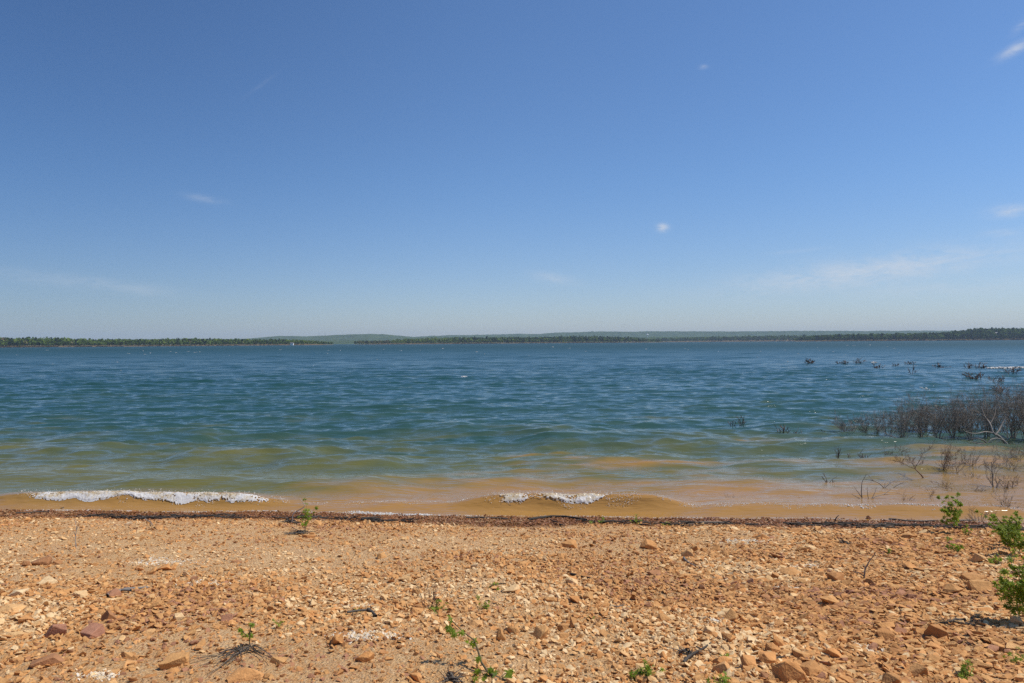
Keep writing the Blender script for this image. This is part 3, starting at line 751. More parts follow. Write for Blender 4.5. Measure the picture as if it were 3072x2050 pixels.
for (lx, ly, n, ds) in ((745, 1050, 3, .32), (740, 1110, 4, .32), (790, 1140, 4, .3), (765, 1160, 3, .3), (825, 1140, 3, .28), (900, 1215, 4, .24), (925, 1200, 2, .24), (880, 1225, 2, .24), (950, 1325, 3, .17), (940, 1415, 4, .1), (1030, 1395, 4, .1), (1000, 1440, 4, .08), (1050, 1425, 4, .08), (1165, 1410, 4, .06), (1150, 1455, 4, .04), (1210, 1475, 3, .03), (920, 1470, 4, .04), (990, 1475, 4, .03)):
    for j in range(n):
        q = wp(lx + R.uniform(-14, 14), ly + R.uniform(-14, 14), Y0 + ds + R.uniform(-.03, .03), Z6) - p0
        L.add(q, Vector((R.gauss(0, .6), R.gauss(-.4, .5), R.gauss(-.5, .4))), R.uniform(48, 78) * kk, R.random() * .6)
L.build('foliage', root)
LANDMARKS.append(('the arching leafy shoot', p0.x, p0.y + .2))

# bare twigs and driftwood on the beach
p = gpos(Z6, 595, 985); k = zk(p)
T, _ = shrub_tubes(235 * k, 190 * k, 6, 1, .0045, up=.08, wob=.1, dens=.6)
o = T.build('bare_twig_plant', M_brown, None, p); tag(o, 'bare many-stemmed reddish twig plant fanning up in the central beach', 'dead plant'); LANDMARKS.append(('the bare twig plant', p.x, p.y))
def ground_stick(name, label, zf, pts, r0, r1, mat, lift=.012, side=(), cat='stick', group=None):
    ps = [on_ground(*zf(a, b_)) + Vector((0, 0, lift)) for a, b_ in pts]
    paths = [(ps, r0, r1)]
    for (i, bx, by) in side:
        paths.append(([ps[i], on_ground(*zf(bx, by)) + Vector((0, 0, lift * 1.6))], r0 * .55, r1))
    c = ps[0].copy()
    LANDMARKS.append(('the ' + name.replace('_', ' '), c.x, c.y)) if group == 'mark' else None
    return branch_thing(name, label, cat, paths, mat, c)
ground_stick('driftwood_stick', 'curved grey driftwood stick lying on the left beach', Z5, [(735, 905), (775, 880), (830, 862), (920, 848), (1018, 842)], .016, .010, M_grey, .012, side=[(2, 900, 870)]); LANDMARKS.append(('the grey driftwood stick', *on_ground(*Z5(850, 865)).xy))
def upright_stick(label, zf, base, tips, r0, mat, name='bare_twig'):
    p = gpos(zf, *base); Yb = p.y
    paths = []
    for tp in tips:
        pp = [wp(a, b_, Yb, zf) for a, b_ in tp]
        paths.append(([p + Vector((0, 0, -.03))] + pp, r0, r0 * .35) if tp is tips[0] else (pp, r0 * .6, r0 * .3))
    o = branch_thing(name, label, 'twig', paths, mat, p); return p
p = upright_stick('thin bare upright twig on the upper left beach', Z5, (525, 560), [[(518, 500), (527, 430), (515, 360)], [(522, 450), (545, 385)], [(520, 480), (505, 440)]], .006, M_dead); LANDMARKS.append(('the bare upright twig', p.x, p.y))
p = upright_stick('forked grey stick standing among the stones on the right beach', Z7, (1245, 775), [[(1252, 720), (1285, 650), (1330, 590)], [(1250, 740), (1255, 690), (1240, 670)], [(1247, 755), (1210, 730), (1170, 725), (1190, 690)]], .008, M_grey, 'forked_stick'); LANDMARKS.append(('the forked stick', p.x, p.y))
upright_stick('dark stick poking out at the waterline, right of centre', Z7, (1040, 385), [[(1055, 355), (1075, 335)]], .012, M_drift, 'waterline_stick')
upright_stick('thin stick standing in the wet gravel at the bottom of the waves, left of centre', Z6, (133, 305), [[(133, 260)]], .006, M_drift)
ground_stick('driftwood_stick', 'thin dark stick leaning across stones, upper left beach', Z5, [(975, 350), (1000, 375), (1050, 412)], .007, .005, M_grey)
ground_stick('driftwood_stick', 'curved grey piece of wood near a tiny leaf tuft, left of centre', Z6, [(185, 1000), (215, 1020), (240, 1045)], .014, .009, M_drift, .016, side=[(0, 40, 1030)])
ground_stick('driftwood_stick', 'dark stick behind the pale flat slab, centre right', Z6, [(1575, 745), (1640, 765), (1720, 780)], .012, .006, M_drift)
ground_stick('driftwood_stick', 'grey forked stick at the lower left of the right-hand slope', Z7, [(0, 1375), (60, 1320), (130, 1280), (195, 1235)], .010, .004, M_drift, .02, side=[(1, 40, 1290), (2, 90, 1275)])
ground_stick('driftwood_stick', 'slim stick sloping down between stones at the left of the right-hand slope', Z7, [(0, 640), (50, 675), (120, 705)], .011, .006, M_grey)
ground_stick('driftwood_stick', 'thin twig with short forks beside the low brown wedge', Z7, [(600, 1345), (650, 1335), (700, 1325)], .007, .004, M_drift, .015, side=[(1, 640, 1360)])
ground_stick('driftwood_stick', 'thin dark twig pointing right from the low dark green sprout', Z6, [(1045, 825), (1100, 815), (1165, 820)], .006, .003, M_drift)
ground_stick('driftwood_stick', 'short dark twig in bare sand right of centre', Z6, [(1850, 970), (1900, 978), (1950, 962)], .007, .004, M_drift)

def brush(zf, c, sprays, label, mat, r=.008, n=4, name='dead_brush', cat='brush', spread=40):
    p = gpos(zf, *c); paths = []
    for (ex, ey) in sprays:
        for j in range(n):
            a = (c[0] + R.uniform(-spread, spread) * .6, c[1] + R.uniform(-spread, spread) * .22); e = (ex + R.uniform(-spread, spread), ey + R.uniform(-spread, spread) * .5)
            pts = []
            for s in range(5):
                q = on_ground(*zf(a[0] + (e[0] - a[0]) * s / 4 + R.uniform(-9, 9), a[1] + (e[1] - a[1]) * s / 4 + R.uniform(-6, 6)))
                pts.append(q + Vector((0, 0, R.uniform(.004, .032) * (1 - s / 6))))
            paths.append((pts, r * R.uniform(.5, 1.1), r * .25))
            m = pts[2]; paths.append(([m, m + (pts[3] - m) + Vector((R.gauss(0, .04), R.gauss(0, .04), .02))], r * .4, r * .2))
    branch_thing(name, label, cat, paths, mat, p, None, 4)
    LANDMARKS.append(('the dead brush', p.x, p.y)) if name == 'dead_brush' and c[0] == 1690 else None
brush(Z5, (1690, 1265), [(1310, 1400), (1420, 1420), (1560, 1300), (1880, 1300), (1860, 1370), (1600, 1370), (1480, 1330)], 'dead grey brush with fanned twigs lying round the upright seedling', M_drift, .0042, 3, spread=85)
brush(Z5, (2090, 462), [(1960, 475), (2150, 450), (2020, 440)], 'dark twig litter around the foot of the waterline sapling', M_drift, .007, 4, 'twig_litter', 'twigs', 25)
brush(Z5, (2010, 385), [(1930, 380), (1950, 355), (2060, 400)], 'dark dead root clump left of the waterline sapling', M_drift, .010, 4, 'root_clump', 'roots', 18)
p = upright_stick('crooked dark stem rising from the dead root clump by the waterline sapling', Z5, (2012, 395), [[(2013, 330), (2050, 305), (2105, 270), (2062, 220)]], .010, M_dead, 'dead_sapling')
brush(Z6, (740, 1465), [(700, 1480), (790, 1470), (750, 1440), (830, 1490)], 'small tangle of blackened twigs at the bottom edge left of the leafy shoot', M_drift, .007, 4, 'twig_tangle', 'twigs', 25)
brush(Z7, (1120, 530), [(1080, 520), (1160, 540)], 'small black twig knot on the upper right beach', M_drift, .008, 4, 'twig_knot', 'twigs', 16)
brush(Z7, (1850, 1085), [(1740, 1090), (1950, 1080), (2150, 1040), (2180, 1120)], 'scattered dark twigs in the shade beside the large green shrub', M_drift, .006, 4, 'twig_scatter', 'twigs', 45)
brush(Z7, (20, 1290), [(-30, 1280), (60, 1300)], 'black twig scraps with ash-grey bits below the central beach', M_drift, .008, 3, 'twig_scrap', 'twigs', 20)

# ------------------------------------------------------------------ rest of the loose stones (up to 300 in all)
def colour_word(t):
    return ('reddish', 'brown', 'orange', 'tan', 'orange-tan', 'yellowish tan', 'pale cream')[min(6, int(np.searchsorted([.08, .2, .36, .5, .64, .82], t)))]
cand_x, cand_y = pick(5000, 2.0, wlim=.74, smin=.7, side=.2)
cnt = len(rock_spots); ci = 0
used = {}
protos = {}
while cnt < 296 and ci < len(cand_x):
    x, y = float(cand_x[ci]), float(cand_y[ci]); ci += 1
    w = (.05 + .075 * R.random() ** 2.0) * (1.0 if x < 1 else 1.12)
    if any((x - a) ** 2 + (y - b_) ** 2 < (r_ + w * .6 + .015) ** 2 for a, b_, r_ in rock_spots): continue
    if x * x + y * y < 9: continue
    flat = R.random(); h = w * (.22 + .42 * flat); tone = float(np.clip(tones(1, np.array([x]), np.array([y]))[0], 0, 1))
    size = 'small' if w < .068 else ('fist-sized' if w < .095 else 'large')
    shape = 'flat stone' if flat < .33 else ('chunky stone' if flat < .7 else 'knobbly stone')
    best = min(LANDMARKS, key=lambda L_: (L_[1] - x) ** 2 + (L_[2] - y) ** 2)
    dx, dy = x - best[1], y - best[2]; dd = math.hypot(dx, dy)
    far_ = 'right' if dd < .22 else ('a hand' if dd < .42 else ('a step' if dd < .9 else 'two steps'))
    sec = int(((math.atan2(dy, dx) + math.pi / 8) % (2 * math.pi)) / (math.pi / 4))
    rel = ('right of', 'behind and right of', 'behind', 'behind and left of', 'left of', 'in front and left of', 'in front of', 'in front and right of')[sec]
    rel = {'right': 'close ' + rel, 'a hand': 'a hand ' + rel, 'a step': 'a step ' + rel, 'two steps': 'far ' + rel}[far_]
    label = f'{size} {colour_word(tone)} {shape} {rel} {best[0]}'
    if len(label.split()) > 16: continue
    alt = ['with a sharp edge', 'with a rounded top', 'half buried in sand', 'lying askew']
    if label in used and used[label] < 1:
        pass
    if used.get(label, 0): continue
    used[label] = 1
    add_rock(Vector((x, y, tz(x, y))), w, h, w * R.uniform(.55, .9), tone, 1000 + ci, label, 'stone', R.uniform(0, 6.28), .25, 'stone', ROCKG, (R.gauss(0, .12), R.gauss(0, .12)))
    cnt += 1

# ------------------------------------------------------------------ wrack line
T = Tubes()
for i in range(1300):
    x = R.uniform(-9.5, 9.5)
    dens = float(fbm(np.array([x * .9 + 70]), np.array([2.2]), 3)[0])
    if R.random() > 3.2 * max(0, dens - .36): continue
    s = R.gauss(.66, .08) + .16 * (float(fbm(np.array([x * .8 + 7]), np.array([4.4]), 2)[0]) - .5)
    y = float(shore_y(x)) - s
    L_ = R.uniform(.04, .30) * (1 if R.random() < .85 else 2); an = R.gauss(-.08, .35)
    a = Vector((x, y, 0)); d = Vector((math.cos(an), math.sin(an), 0)) * L_
    q = [a + d * t + Vector((0, R.gauss(0, .012), 0)) for t in (0, .35, .7, 1)]
    for v in q: v.z = tz(v.x, v.y) + .008 + R.random() * .03
    r_ = R.uniform(.003, .011)
    T.add(q, [r_, r_ * .9, r_ * .8, r_ * .5], 4, R.random() * .5)
o = T.build('driftwood_debris', M_drift); tag(o, 'line of dark twigs and debris washed up along the wet edge', 'debris', kind='stuff')
for (pts, r, lb) in [
    ([(1290, 372), (1400, 358), (1500, 352), (1600, 362), (1690, 375)], .022, 'long black waterlogged branch in the wrack line, right of centre'),
    ([(860, 360), (960, 358), (1080, 366), (1170, 368)], .014, 'thin dark waterlogged branch in the wrack line at the centre')]:
    ground_stick('driftwood_branch', lb, Z6, pts, r, r * .5, M_drift, .02, cat='branch')
for (pts, r, lb) in [
    ([(1560, 292), (1640, 300), (1730, 290), (1820, 278)], .018, 'black branch on the wrack line left of the waterline sapling'),
    ([(420, 300), (480, 290), (540, 292)], .02, 'dark branch chunk on the wrack line at the far left'),
    ([(110, 330), (180, 328), (270, 318), (340, 320)], .012, 'long thin dark branch at the left end of the wrack line'),
    ([(1190, 268), (1215, 262), (1250, 268)], .026, 'short black log end in the wet gravel behind the long pale slab')]:
    ground_stick('driftwood_branch', lb, Z5, pts, r, r * .5, M_drift, .02, cat='branch')
for (pts, r, lb) in [
    ([(1420, 372), (1520, 380), (1640, 384), (1760, 380)], .016, 'dark branch along the wrack line left of the slim right sapling'),
    ([(30, 405), (130, 398), (260, 392), (330, 394)], .014, 'dark branch along the wrack line left of the waterline rock'),
    ([(1900, 385), (2020, 380), (2150, 384), (2300, 378)], .016, 'dark branch along the wrack line behind the spreading sapling')]:
    ground_stick('driftwood_branch', lb, Z7, pts, r, r * .5, M_drift, .02, cat='branch')

# ------------------------------------------------------------------ lake
def geo(a, b_, g):
    n = int(math.log(b_ / a) / math.log(1 + g)) + 1
    return a * (b_ / a) ** (np.arange(n) / n)
yr = np.concatenate([geo(8.2, 60, .0026), geo(60, 500, .0045), geo(500, 9000, .03), [9000]])
t = np.linspace(-1.3, 1.3, 860)
Y, Tt = np.meshgrid(yr, t, indexing='ij'); X = Y * Tt
dyl = np.gradient(yr)[:, None] * np.ones_like(X); dxl = Y * (t[1] - t[0])
cell = np.maximum(dxl, dyl * .8)
S = Y - shore_y(X)                          # metres offshore
Zw = np.zeros_like(X); DX = np.zeros_like(X); DY = np.zeros_like(X)
group_n = .55 + .9 * fbm(X * .06 + 3, Y * .09 + 1, 2)
env = (.10 + .90 * sstep(1.5, 13, S)) 
env_short = .30 + .70 * sstep(.5, 7, S)
wr = np.random.default_rng(5)
PHN = {j: fbm(X / (2.0 * 1.55 ** j) + j * 7.7, Y / (2.0 * 1.55 ** j) + 3.1 * j, 2).astype(np.float32) for j in range(7)}
for i in range(64):
    lam = .30 * (7.5 / .30) ** ((i + wr.random()) / 64)
    sp = wr.normal() * (.17 if lam > 1.2 else .33)
    an = -math.pi / 2 + .12 + sp
    k = 2 * np.pi / lam; kx, ky = k * math.cos(an), k * math.sin(an)
    amp = .0074 * lam ** .55 * (1.0 if lam < 1.6 else (1.6 / lam) ** .55)
    f = np.clip(lam / (2.1 * cell) - 1, 0, 1).astype(np.float32)
    e = (env if lam > 1.0 else env_short)
    a_ = amp * f * e * group_n
    ph = kx * X + ky * Y + wr.random() * 6.283 + 1.6 * PHN[int(np.clip(round(math.log(lam * 5 / 2.0) / math.log(1.55)), 0, 6))]
    c, s_ = np.cos(ph), np.sin(ph)
    Zw += a_ * c; q = .4
    DX -= a_ * q * math.cos(an) * s_; DY -= a_ * q * math.sin(an) * s_
# shoaling swells and breakers: (centre x, half length, crest y at centre, crest slope, height, front width, back width)
BREAK = []
def swell(cx, hl, cy, slope, h, wf, wb, foam=None):
    global Zw
    yc = cy + slope * (X - cx) + .14 * (fbm(X * .5 + cx, X * 0 + cy, 3) - .5)
    u = np.clip(1 - np.abs(X - cx) / hl, 0, 1); hh = (h if wf < .25 else h * .72) * sstep(0, .45, u) * (.75 + .5 * fbm(X * .9 + cy, X * 0 + 2.2, 2))
    d = Y - yc
    prof = np.where(d < 0, np.exp(-(d / wf) ** 2), np.exp(-(d / wb) ** 2))
    Zw += hh * prof
def zpt(x2350, y2350):
    p = at_plane(x2350 * 3072 / 2350, y2350 * 3072 / 2350); return p.x, p.y
def swell_px(xa, ya, xb, yb, h, wf, wb, ext=1.25):
    a = zpt(xa, ya); b_ = zpt(xb, yb)
    sl = (b_[1] - a[1]) / (b_[0] - a[0])
    swell((a[0] + b_[0]) / 2, abs(b_[0] - a[0]) / 2 * ext, (a[1] + b_[1]) / 2, sl, h, wf, wb)
    return a, b_, sl
SW = [
 (-60, 1152, 680, 1158, .17, .16, .45, 1.15),         # left breaker
 (1080, 1166, 1560, 1168, .19, .15, .45, 1.25),      # centre breaker
 (640, 1160, 1120, 1162, .08, .30, .6, 1.2),
 (1540, 1168, 2420, 1178, .11, .22, .55, 1.15),    # right glittering wave
 (250, 1112, 900, 1126, .20, .50, .9, 1.3),
 (830, 1112, 1250, 1110, .11, .45, .8, 1.3),
 (1280, 1104, 1800, 1112, .09, .35, .8, 1.3),
 (1550, 1126, 2200, 1130, .06, .30, .6, 1.3),
 (-80, 1098, 260, 1092, .12, .5, .9, 1.3),
 (430, 1052, 680, 1048, .22, .65, 1.1, 1.5),
 (660, 1070, 900, 1068, .18, .6, 1.0, 1.5),
 (1200, 1066, 1560, 1062, .12, .5, 1.0, 1.4),
 (1700, 1072, 2300, 1072, .09, .5, 1.0, 1.3),
 (1240, 1016, 1660, 1020, .27, .9, 1.6, 1.5),
 (1750, 1024, 2250, 1030, .20, .8, 1.4, 1.3),
 (2000, 1050, 2400, 1046, .12, .6, 1.0, 1.3),
 (150, 1010, 480, 1006, .20, .8, 1.4, 1.4),
 (900, 985, 1350, 990, .24, 1.0, 1.6, 1.4),
 (1750, 985, 2100, 985, .18, 1.0, 1.6, 1.4),
 (-100, 1040, 250, 1036, .15, .6, 1.0, 1.4),
]
swr = [swell_px(*s_) for s_ in SW]
Zw = Zw * sstep(-.05, .35, S) + .012 * (1 - sstep(-.3, .1, S)) * 0
Xf, Yf = X + DX, Y + DY
me = grid_mesh('lake_water', Xf, Yf, Zw)
# silt: 0 = clear deep water, 1 = stirred up brown water along the shore
brown = .7 + 1.2 * sstep(-5, .5, X) + 1.1 * sstep(2, 9, X)
wob = np.clip(1 + 1.3 * (fbm(X * .32 + 9, Y * .8 + 4, 5) - .5) + .9 * (fbm(X * .9 + 2, Y * 2.6 + 4, 4) - .5), .3, 2)
u = np.maximum(S, 0) * wob
brown_f = 1 - sstep(brown * .35, brown * 2.2, u)
green_f = .95 * np.exp(-(u / (9.5 + 3.0 * sstep(-2, 6, X))) ** 1.15)
attr(me, 'brown', brown_f.ravel()); attr(me, 'green', green_f.ravel())
attr(me, 'offshore', np.clip(S, 0, 1e4).ravel())
# foam flecks on steep crests
def water_mat():
    m, nt = new_mat('lake_water')
    co = N(nt, 'ShaderNodeTexCoord').outputs['Object']
    s = A(nt, 'offshore')
    far_ = N(nt, 'ShaderNodeMapRange', ins={0: s, 1: 30.0, 2: 330.0, 3: 0.0, 4: 1.0}).outputs[0]
    far_ = math_(nt, 'POWER', far_, .7)
    deep = mix(nt, far_, (.019, .067, .069), (.012, .053, .066))
    gr = A(nt, 'green')
    c = mix(nt, math_(nt, 'MULTIPLY', gr, 1.35, clamp=True), deep, (.046, .086, .054))
    c = mix(nt, N(nt, 'ShaderNodeMapRange', interpolation_type='SMOOTHSTEP', ins={0: gr, 1: .30, 2: 1.0, 3: 0.0, 4: 1.0}).outputs[0], c, (.150, .132, .030))
    c = mix(nt, A(nt, 'brown'), c, (.34, .18, .050))
    st = N(nt, 'ShaderNodeMapping', ins={'Vector': co, 'Scale': (.26, 1.0, 1.0)}).outputs[0]
    r1 = noise(nt, st, 17.0, 1.5, .5, .3); r2 = noise(nt, st, 3.2, 2.0, .5, .4)
    b = bump(nt, r1, .7, .023); b = bump(nt, r2, .5, .075, b)
    rg = math_(nt, 'ADD', math_(nt, 'MULTIPLY', far_, .55), .045)
    p = N(nt, 'ShaderNodeBsdfPrincipled', ins={'Base Color': c, 'Roughness': rg, 'IOR': 1.333, 'Normal': b})
    out(nt, p.outputs[0]); return m
water = link('lake_water', me, water_mat()); tag(water, kind='structure')
# bilinear lookup of the built wave height
def wz(x, y):
    x = np.asarray(x, float); y = np.asarray(y, float)
    i = np.clip(np.searchsorted(yr, y) - 1, 0, len(yr) - 2); fy = (y - yr[i]) / (yr[i + 1] - yr[i])
    tt = (x / y - t[0]) / (t[1] - t[0]); j = np.clip(tt.astype(int), 0, len(t) - 2); fx = np.clip(tt - j, 0, 1)
    return ((Zw[i, j] * (1 - fx) + Zw[i, j + 1] * fx) * (1 - fy) + (Zw[i + 1, j] * (1 - fx) + Zw[i + 1, j + 1] * fx) * fy)

# foam -------------------------------------------------------------------
m, nt = new_mat('foam')
fc_ = ramp(nt, A(nt, 'tone'), [(.0, (.46, .30, .13)), (.35, (.74, .62, .42)), (.7, (.92, .90, .86))])
d = N(nt, 'ShaderNodeBsdfPrincipled', ins={'Base Color': fc_, 'Roughness': .35, 'Specular IOR Level': .5})
tr = N(nt, 'ShaderNodeBsdfTranslucent', ins={'Color': (.85, .80, .70, 1)})
mx = N(nt, 'ShaderNodeMixShader', ins={0: .35, 1: d.outputs[0], 2: tr.outputs[0]}); out(nt, mx.outputs[0]); M_foam = m
P_blob = [hull(12, .8, 700 + i, .15) for i in range(6)]
fv, ff, ft, fn = [], [], [], 0
def foam_band(xa, xb, n, yc_of, front, size, up=.02, back=.04, thresh=.42, seed=0):
    global fn
    r = np.random.default_rng(seed)
    x = xa + (xb - xa) * r.random(n); v = r.random(n)
    y = yc_of(x) + back - v * (front + back) * (.15 + 1.7 * fbm(x * 2.5 + seed, x * 0 + 4, 4))
    nz = .55 * fbm(x * 9 + seed, y * 14 + seed, 3) + .45 * fbm(x * 2.2 + seed, v * 1.5 + seed, 3) - .16 * (v - .5)
    edge = np.minimum(sstep(xa, xa + .25, x), sstep(xb, xb - .25, x))
    keep = (nz > thresh - .10 * r.random(n)) & (r.random(n) < edge)
    x, y, v = x[keep], y[keep], v[keep]; m_ = len(x)
    z = wz(x, y) + up * r.random(m_) ** 2
    sz = size * (.35 + r.random(m_) ** 2)
    w = r.integers(0, 6, m_)
    for k_, (V, Fc) in enumerate(P_blob):
        ix = np.nonzero(w == k_)[0]
        q = (V[None] * (sz[ix, None, None] * np.array([1.2, .8, .9]))) + np.stack([x[ix], y[ix], z[ix]], -1)[:, None, :]
        ft.append(np.full(q.shape[0] * q.shape[1], .9)); fv.append(q.reshape(-1, 3)); ff.append((Fc[None] + (fn + np.arange(len(ix)) * len(V))[:, None, None]).reshape(-1, 3)); fn += len(ix) * len(V)
def foam_sheet(xa, xb, yc_of, front, back, seed, thick=.015, cream=.50):
    global fn
    nx = int((xb - xa) / .008); nv = 34
    x = np.linspace(xa, xb, nx)[None] + np.zeros((nv, 1)); v = np.linspace(0, 1, nv)[:, None] + 0 * x
    low = (.35 + 1.0 * fbm(x * 2.3 + seed, x * 0 + 4, 4))                # ragged lower edge
    y = yc_of(x) + back - v * (front + back) * low
    strand = (.5 * fbm(x * 66 + seed, v * 7 + seed, 2) + .5 * fbm(x * 19 + seed, v * 6 + 2, 3)); curl = fbm(x * 48 + seed, v * 9 + seed, 2); lump = fbm(x * 7 + seed, v * 2.5 + 3, 3)
    holes = .30 * fbm(x * 60 + seed, v * 14 + 9, 2) + .25 * strand + .45 * fbm(x * 3.2 + seed * 3, v * 1.6, 3)
    endt = np.minimum(sstep(xa, xa + .6, x), sstep(xb, xb - .9, x))
    up = thick * (.25 + 1.1 * lump + 0.5 * (curl - .5)) * sstep(0, .2, v) * (1 - .85 * sstep(.8, 1, v)) * endt
    z = wz(x, y) + .004 + up; y = y - up * .7
    keep = holes > .41 + .22 * sstep(.35, 0, v) + .30 * (1 - endt) + .10 * sstep(.8, 1, v)
    i = np.arange(nx * nv).reshape(nv, nx)
    k = keep[:-1, :-1] & keep[1:, :-1] & keep[:-1, 1:] & keep[1:, 1:]
    a, b_, c, d = i[:-1, :-1][k], i[:-1, 1:][k], i[1:, 1:][k], i[1:, :-1][k]
    fv.append(np.stack([x, y, z], -1).reshape(-1, 3))
    ft.append(np.clip(cream + .9 * (fbm(x * 5 + 8, v * 3 + seed, 4) - .5) + 1.1 * (strand - .5) + .45 * (v - .35), 0, 1).ravel())
    ff.append(np.concatenate([np.stack([a, d, c], -1), np.stack([a, c, b_], -1)]) + fn); fn += nx * nv
def crest(k):
    (xa, ya, xb, yb, *_), (a, b_, sl) = SW[k], swr[k]
    cx, cy = (a[0] + b_[0]) / 2, (a[1] + b_[1]) / 2
    return lambda x: cy + sl * (x - cx) + .14 * (fbm(x * .5 + cx, x * 0 + cy, 3) - .5)
fa = zpt(40, 1150)[0]; fb = zpt(690, 1150)[0]
foam_sheet(fa, fb, crest(0), .17, .02, 1); foam_band(fa, fb, 1500, crest(0), .15, .007, .05, .03, .47, 1)
fa = zpt(1095, 1160)[0]; fb = zpt(1475, 1160)[0]
foam_sheet(fa, fb, crest(1), .15, .02, 2, cream=.42); foam_band(fa, fb, 1200, crest(1), .17, .007, .05, .03, .47, 2)
foam_band(zpt(1480, 1160)[0], zpt(1545, 1160)[0], 500, crest(1), .14, .007, .03, .03, .40, 3); foam_sheet(zpt(1480, 1160)[0], zpt(1545, 1160)[0], crest(1), .10, .02, 5)
foam_band(zpt(1900, 1165)[0], zpt(2350, 1165)[0], 1500, crest(3), .12, .009, .012, .02, .52, 4)  # white blobs standing in for sun glitter on the right wave
foam_band(zpt(680, 1160)[0], zpt(1110, 1160)[0], 900, crest(2), .10, .006, .006, .04, .50, 8); foam_band(zpt(1540, 1165)[0], zpt(1950, 1165)[0], 1600, crest(3), .12, .006, .006, .03, .50, 9)
sl_ = lambda x: shore_y(x) + .07
foam_band(zpt(780, 1180)[0], zpt(1000, 1180)[0], 1500, sl_, .10, .010, .006, .05, .50, 6)
foam_band(zpt(-20, 1180)[0], zpt(2380, 1180)[0], 6000, sl_, .05, .006, .004, .03, .53, 7)
def fleck(x2, y2, wpx, n, size, seed, hpx=2):
    p = zpt(x2, y2); k_ = p[1] / F * 3072 / 2350
    foam_band(p[0] - wpx * k_ / 2, p[0] + wpx * k_ / 2, n, lambda x: x * 0 + p[1], .25, size, .10, .1, .25, seed)
fleck(1065, 867, 16, 160, .055, 20); fleck(2116, 892, 16, 90, .03, 21); fleck(2310, 847, 95, 700, .09, 22); fleck(2380, 846, 90, 500, .09, 23); fleck(2005, 835, 14, 90, .06, 24)
wc = np.random.default_rng(77)
for i in range(70):
    x2 = wc.uniform(-50, 2400); y2 = 797 + 12 * wc.random() ** 1.3 + 40 * wc.random() ** 3
    p = zpt(x2, y2 + (1175 - x2) * .0067)
    if 30 < p[1] < 500: fleck(x2, y2 + (1175 - x2) * .0067, wc.uniform(3, 8), 26, .00035 * p[1] + .005, 100 + i)
me = mesh_np('foam', np.concatenate(fv), np.concatenate(ff), 3, True)
attr(me, 'tone', np.concatenate(ft)); foam = link('foam', me, M_foam); tag(foam, 'white foam of breaking waves and whitecaps on the lake with specks for sun glitter', 'foam', kind='stuff')

# ------------------------------------------------------------------ far shores
M_shore = land_mat('far_shore_soil', [(.3, (.11, .085, .05)), (.7, (.20, .15, .10))], .02)
M_hill = land_mat('far_hill_forest', [(.30, (.018, .034, .014)), (.5, (.045, .075, .022)), (.7, (.085, .12, .034))], .012)
M_roofs = plain('far_roof', (.16, .15, .15)); M_white = plain('white_paint', (.78, .78, .76)); M_glass = plain('window_glass', (.05, .06, .07), .15); M_steel = plain('painted_steel', (.45, .45, .46), .4)
def interp(pts, px): return np.interp(px, [p[0] for p in pts], [p[1] for p in pts])
def landmass(name, front, depth, height, px0, px1, mat, n=120, m=24, rough=1.0):
    """front: (photo x, distance) of the waterline; height: (photo x, land height at the back)"""
    px = np.linspace(px0, px1, n)
    D0 = interp(front, px); Hh = interp(height, px)
    v = np.linspace(-.06, 1, m)[:, None]
    YY = D0[None] + v * depth; XX = (px - 1536)[None] / F * D0[None] * (1 + v * depth / D0[None] * .9)
    YY = YY + 12 * (fbm(px[None] * .02 + 3, v * 0 + 1, 2) - .5)
    prof = np.where(v < 0, v * 8, 1.2 * sstep(0, .03, v) + (Hh[None] - 1.2) * sstep(0, .75, v) * (1 - .25 * sstep(.8, 1, v)))
    tap = sstep(px0, px0 + (px1 - px0) * .04, px) * sstep(px1, px1 - (px1 - px0) * .04, px)
    XX = XX + 0 * YY
    ZZ = prof * (.25 + .75 * tap)[None] + rough * (fbm(XX * .02, YY * .02, 3) - .5) * sstep(.1, .4, v)
    ZZ = np.where(v < 0, -1.5, ZZ)
    o = link(name, grid_mesh(name, XX, YY, ZZ), mat); tag(o, kind='structure')
    return px, D0, Hh, depth
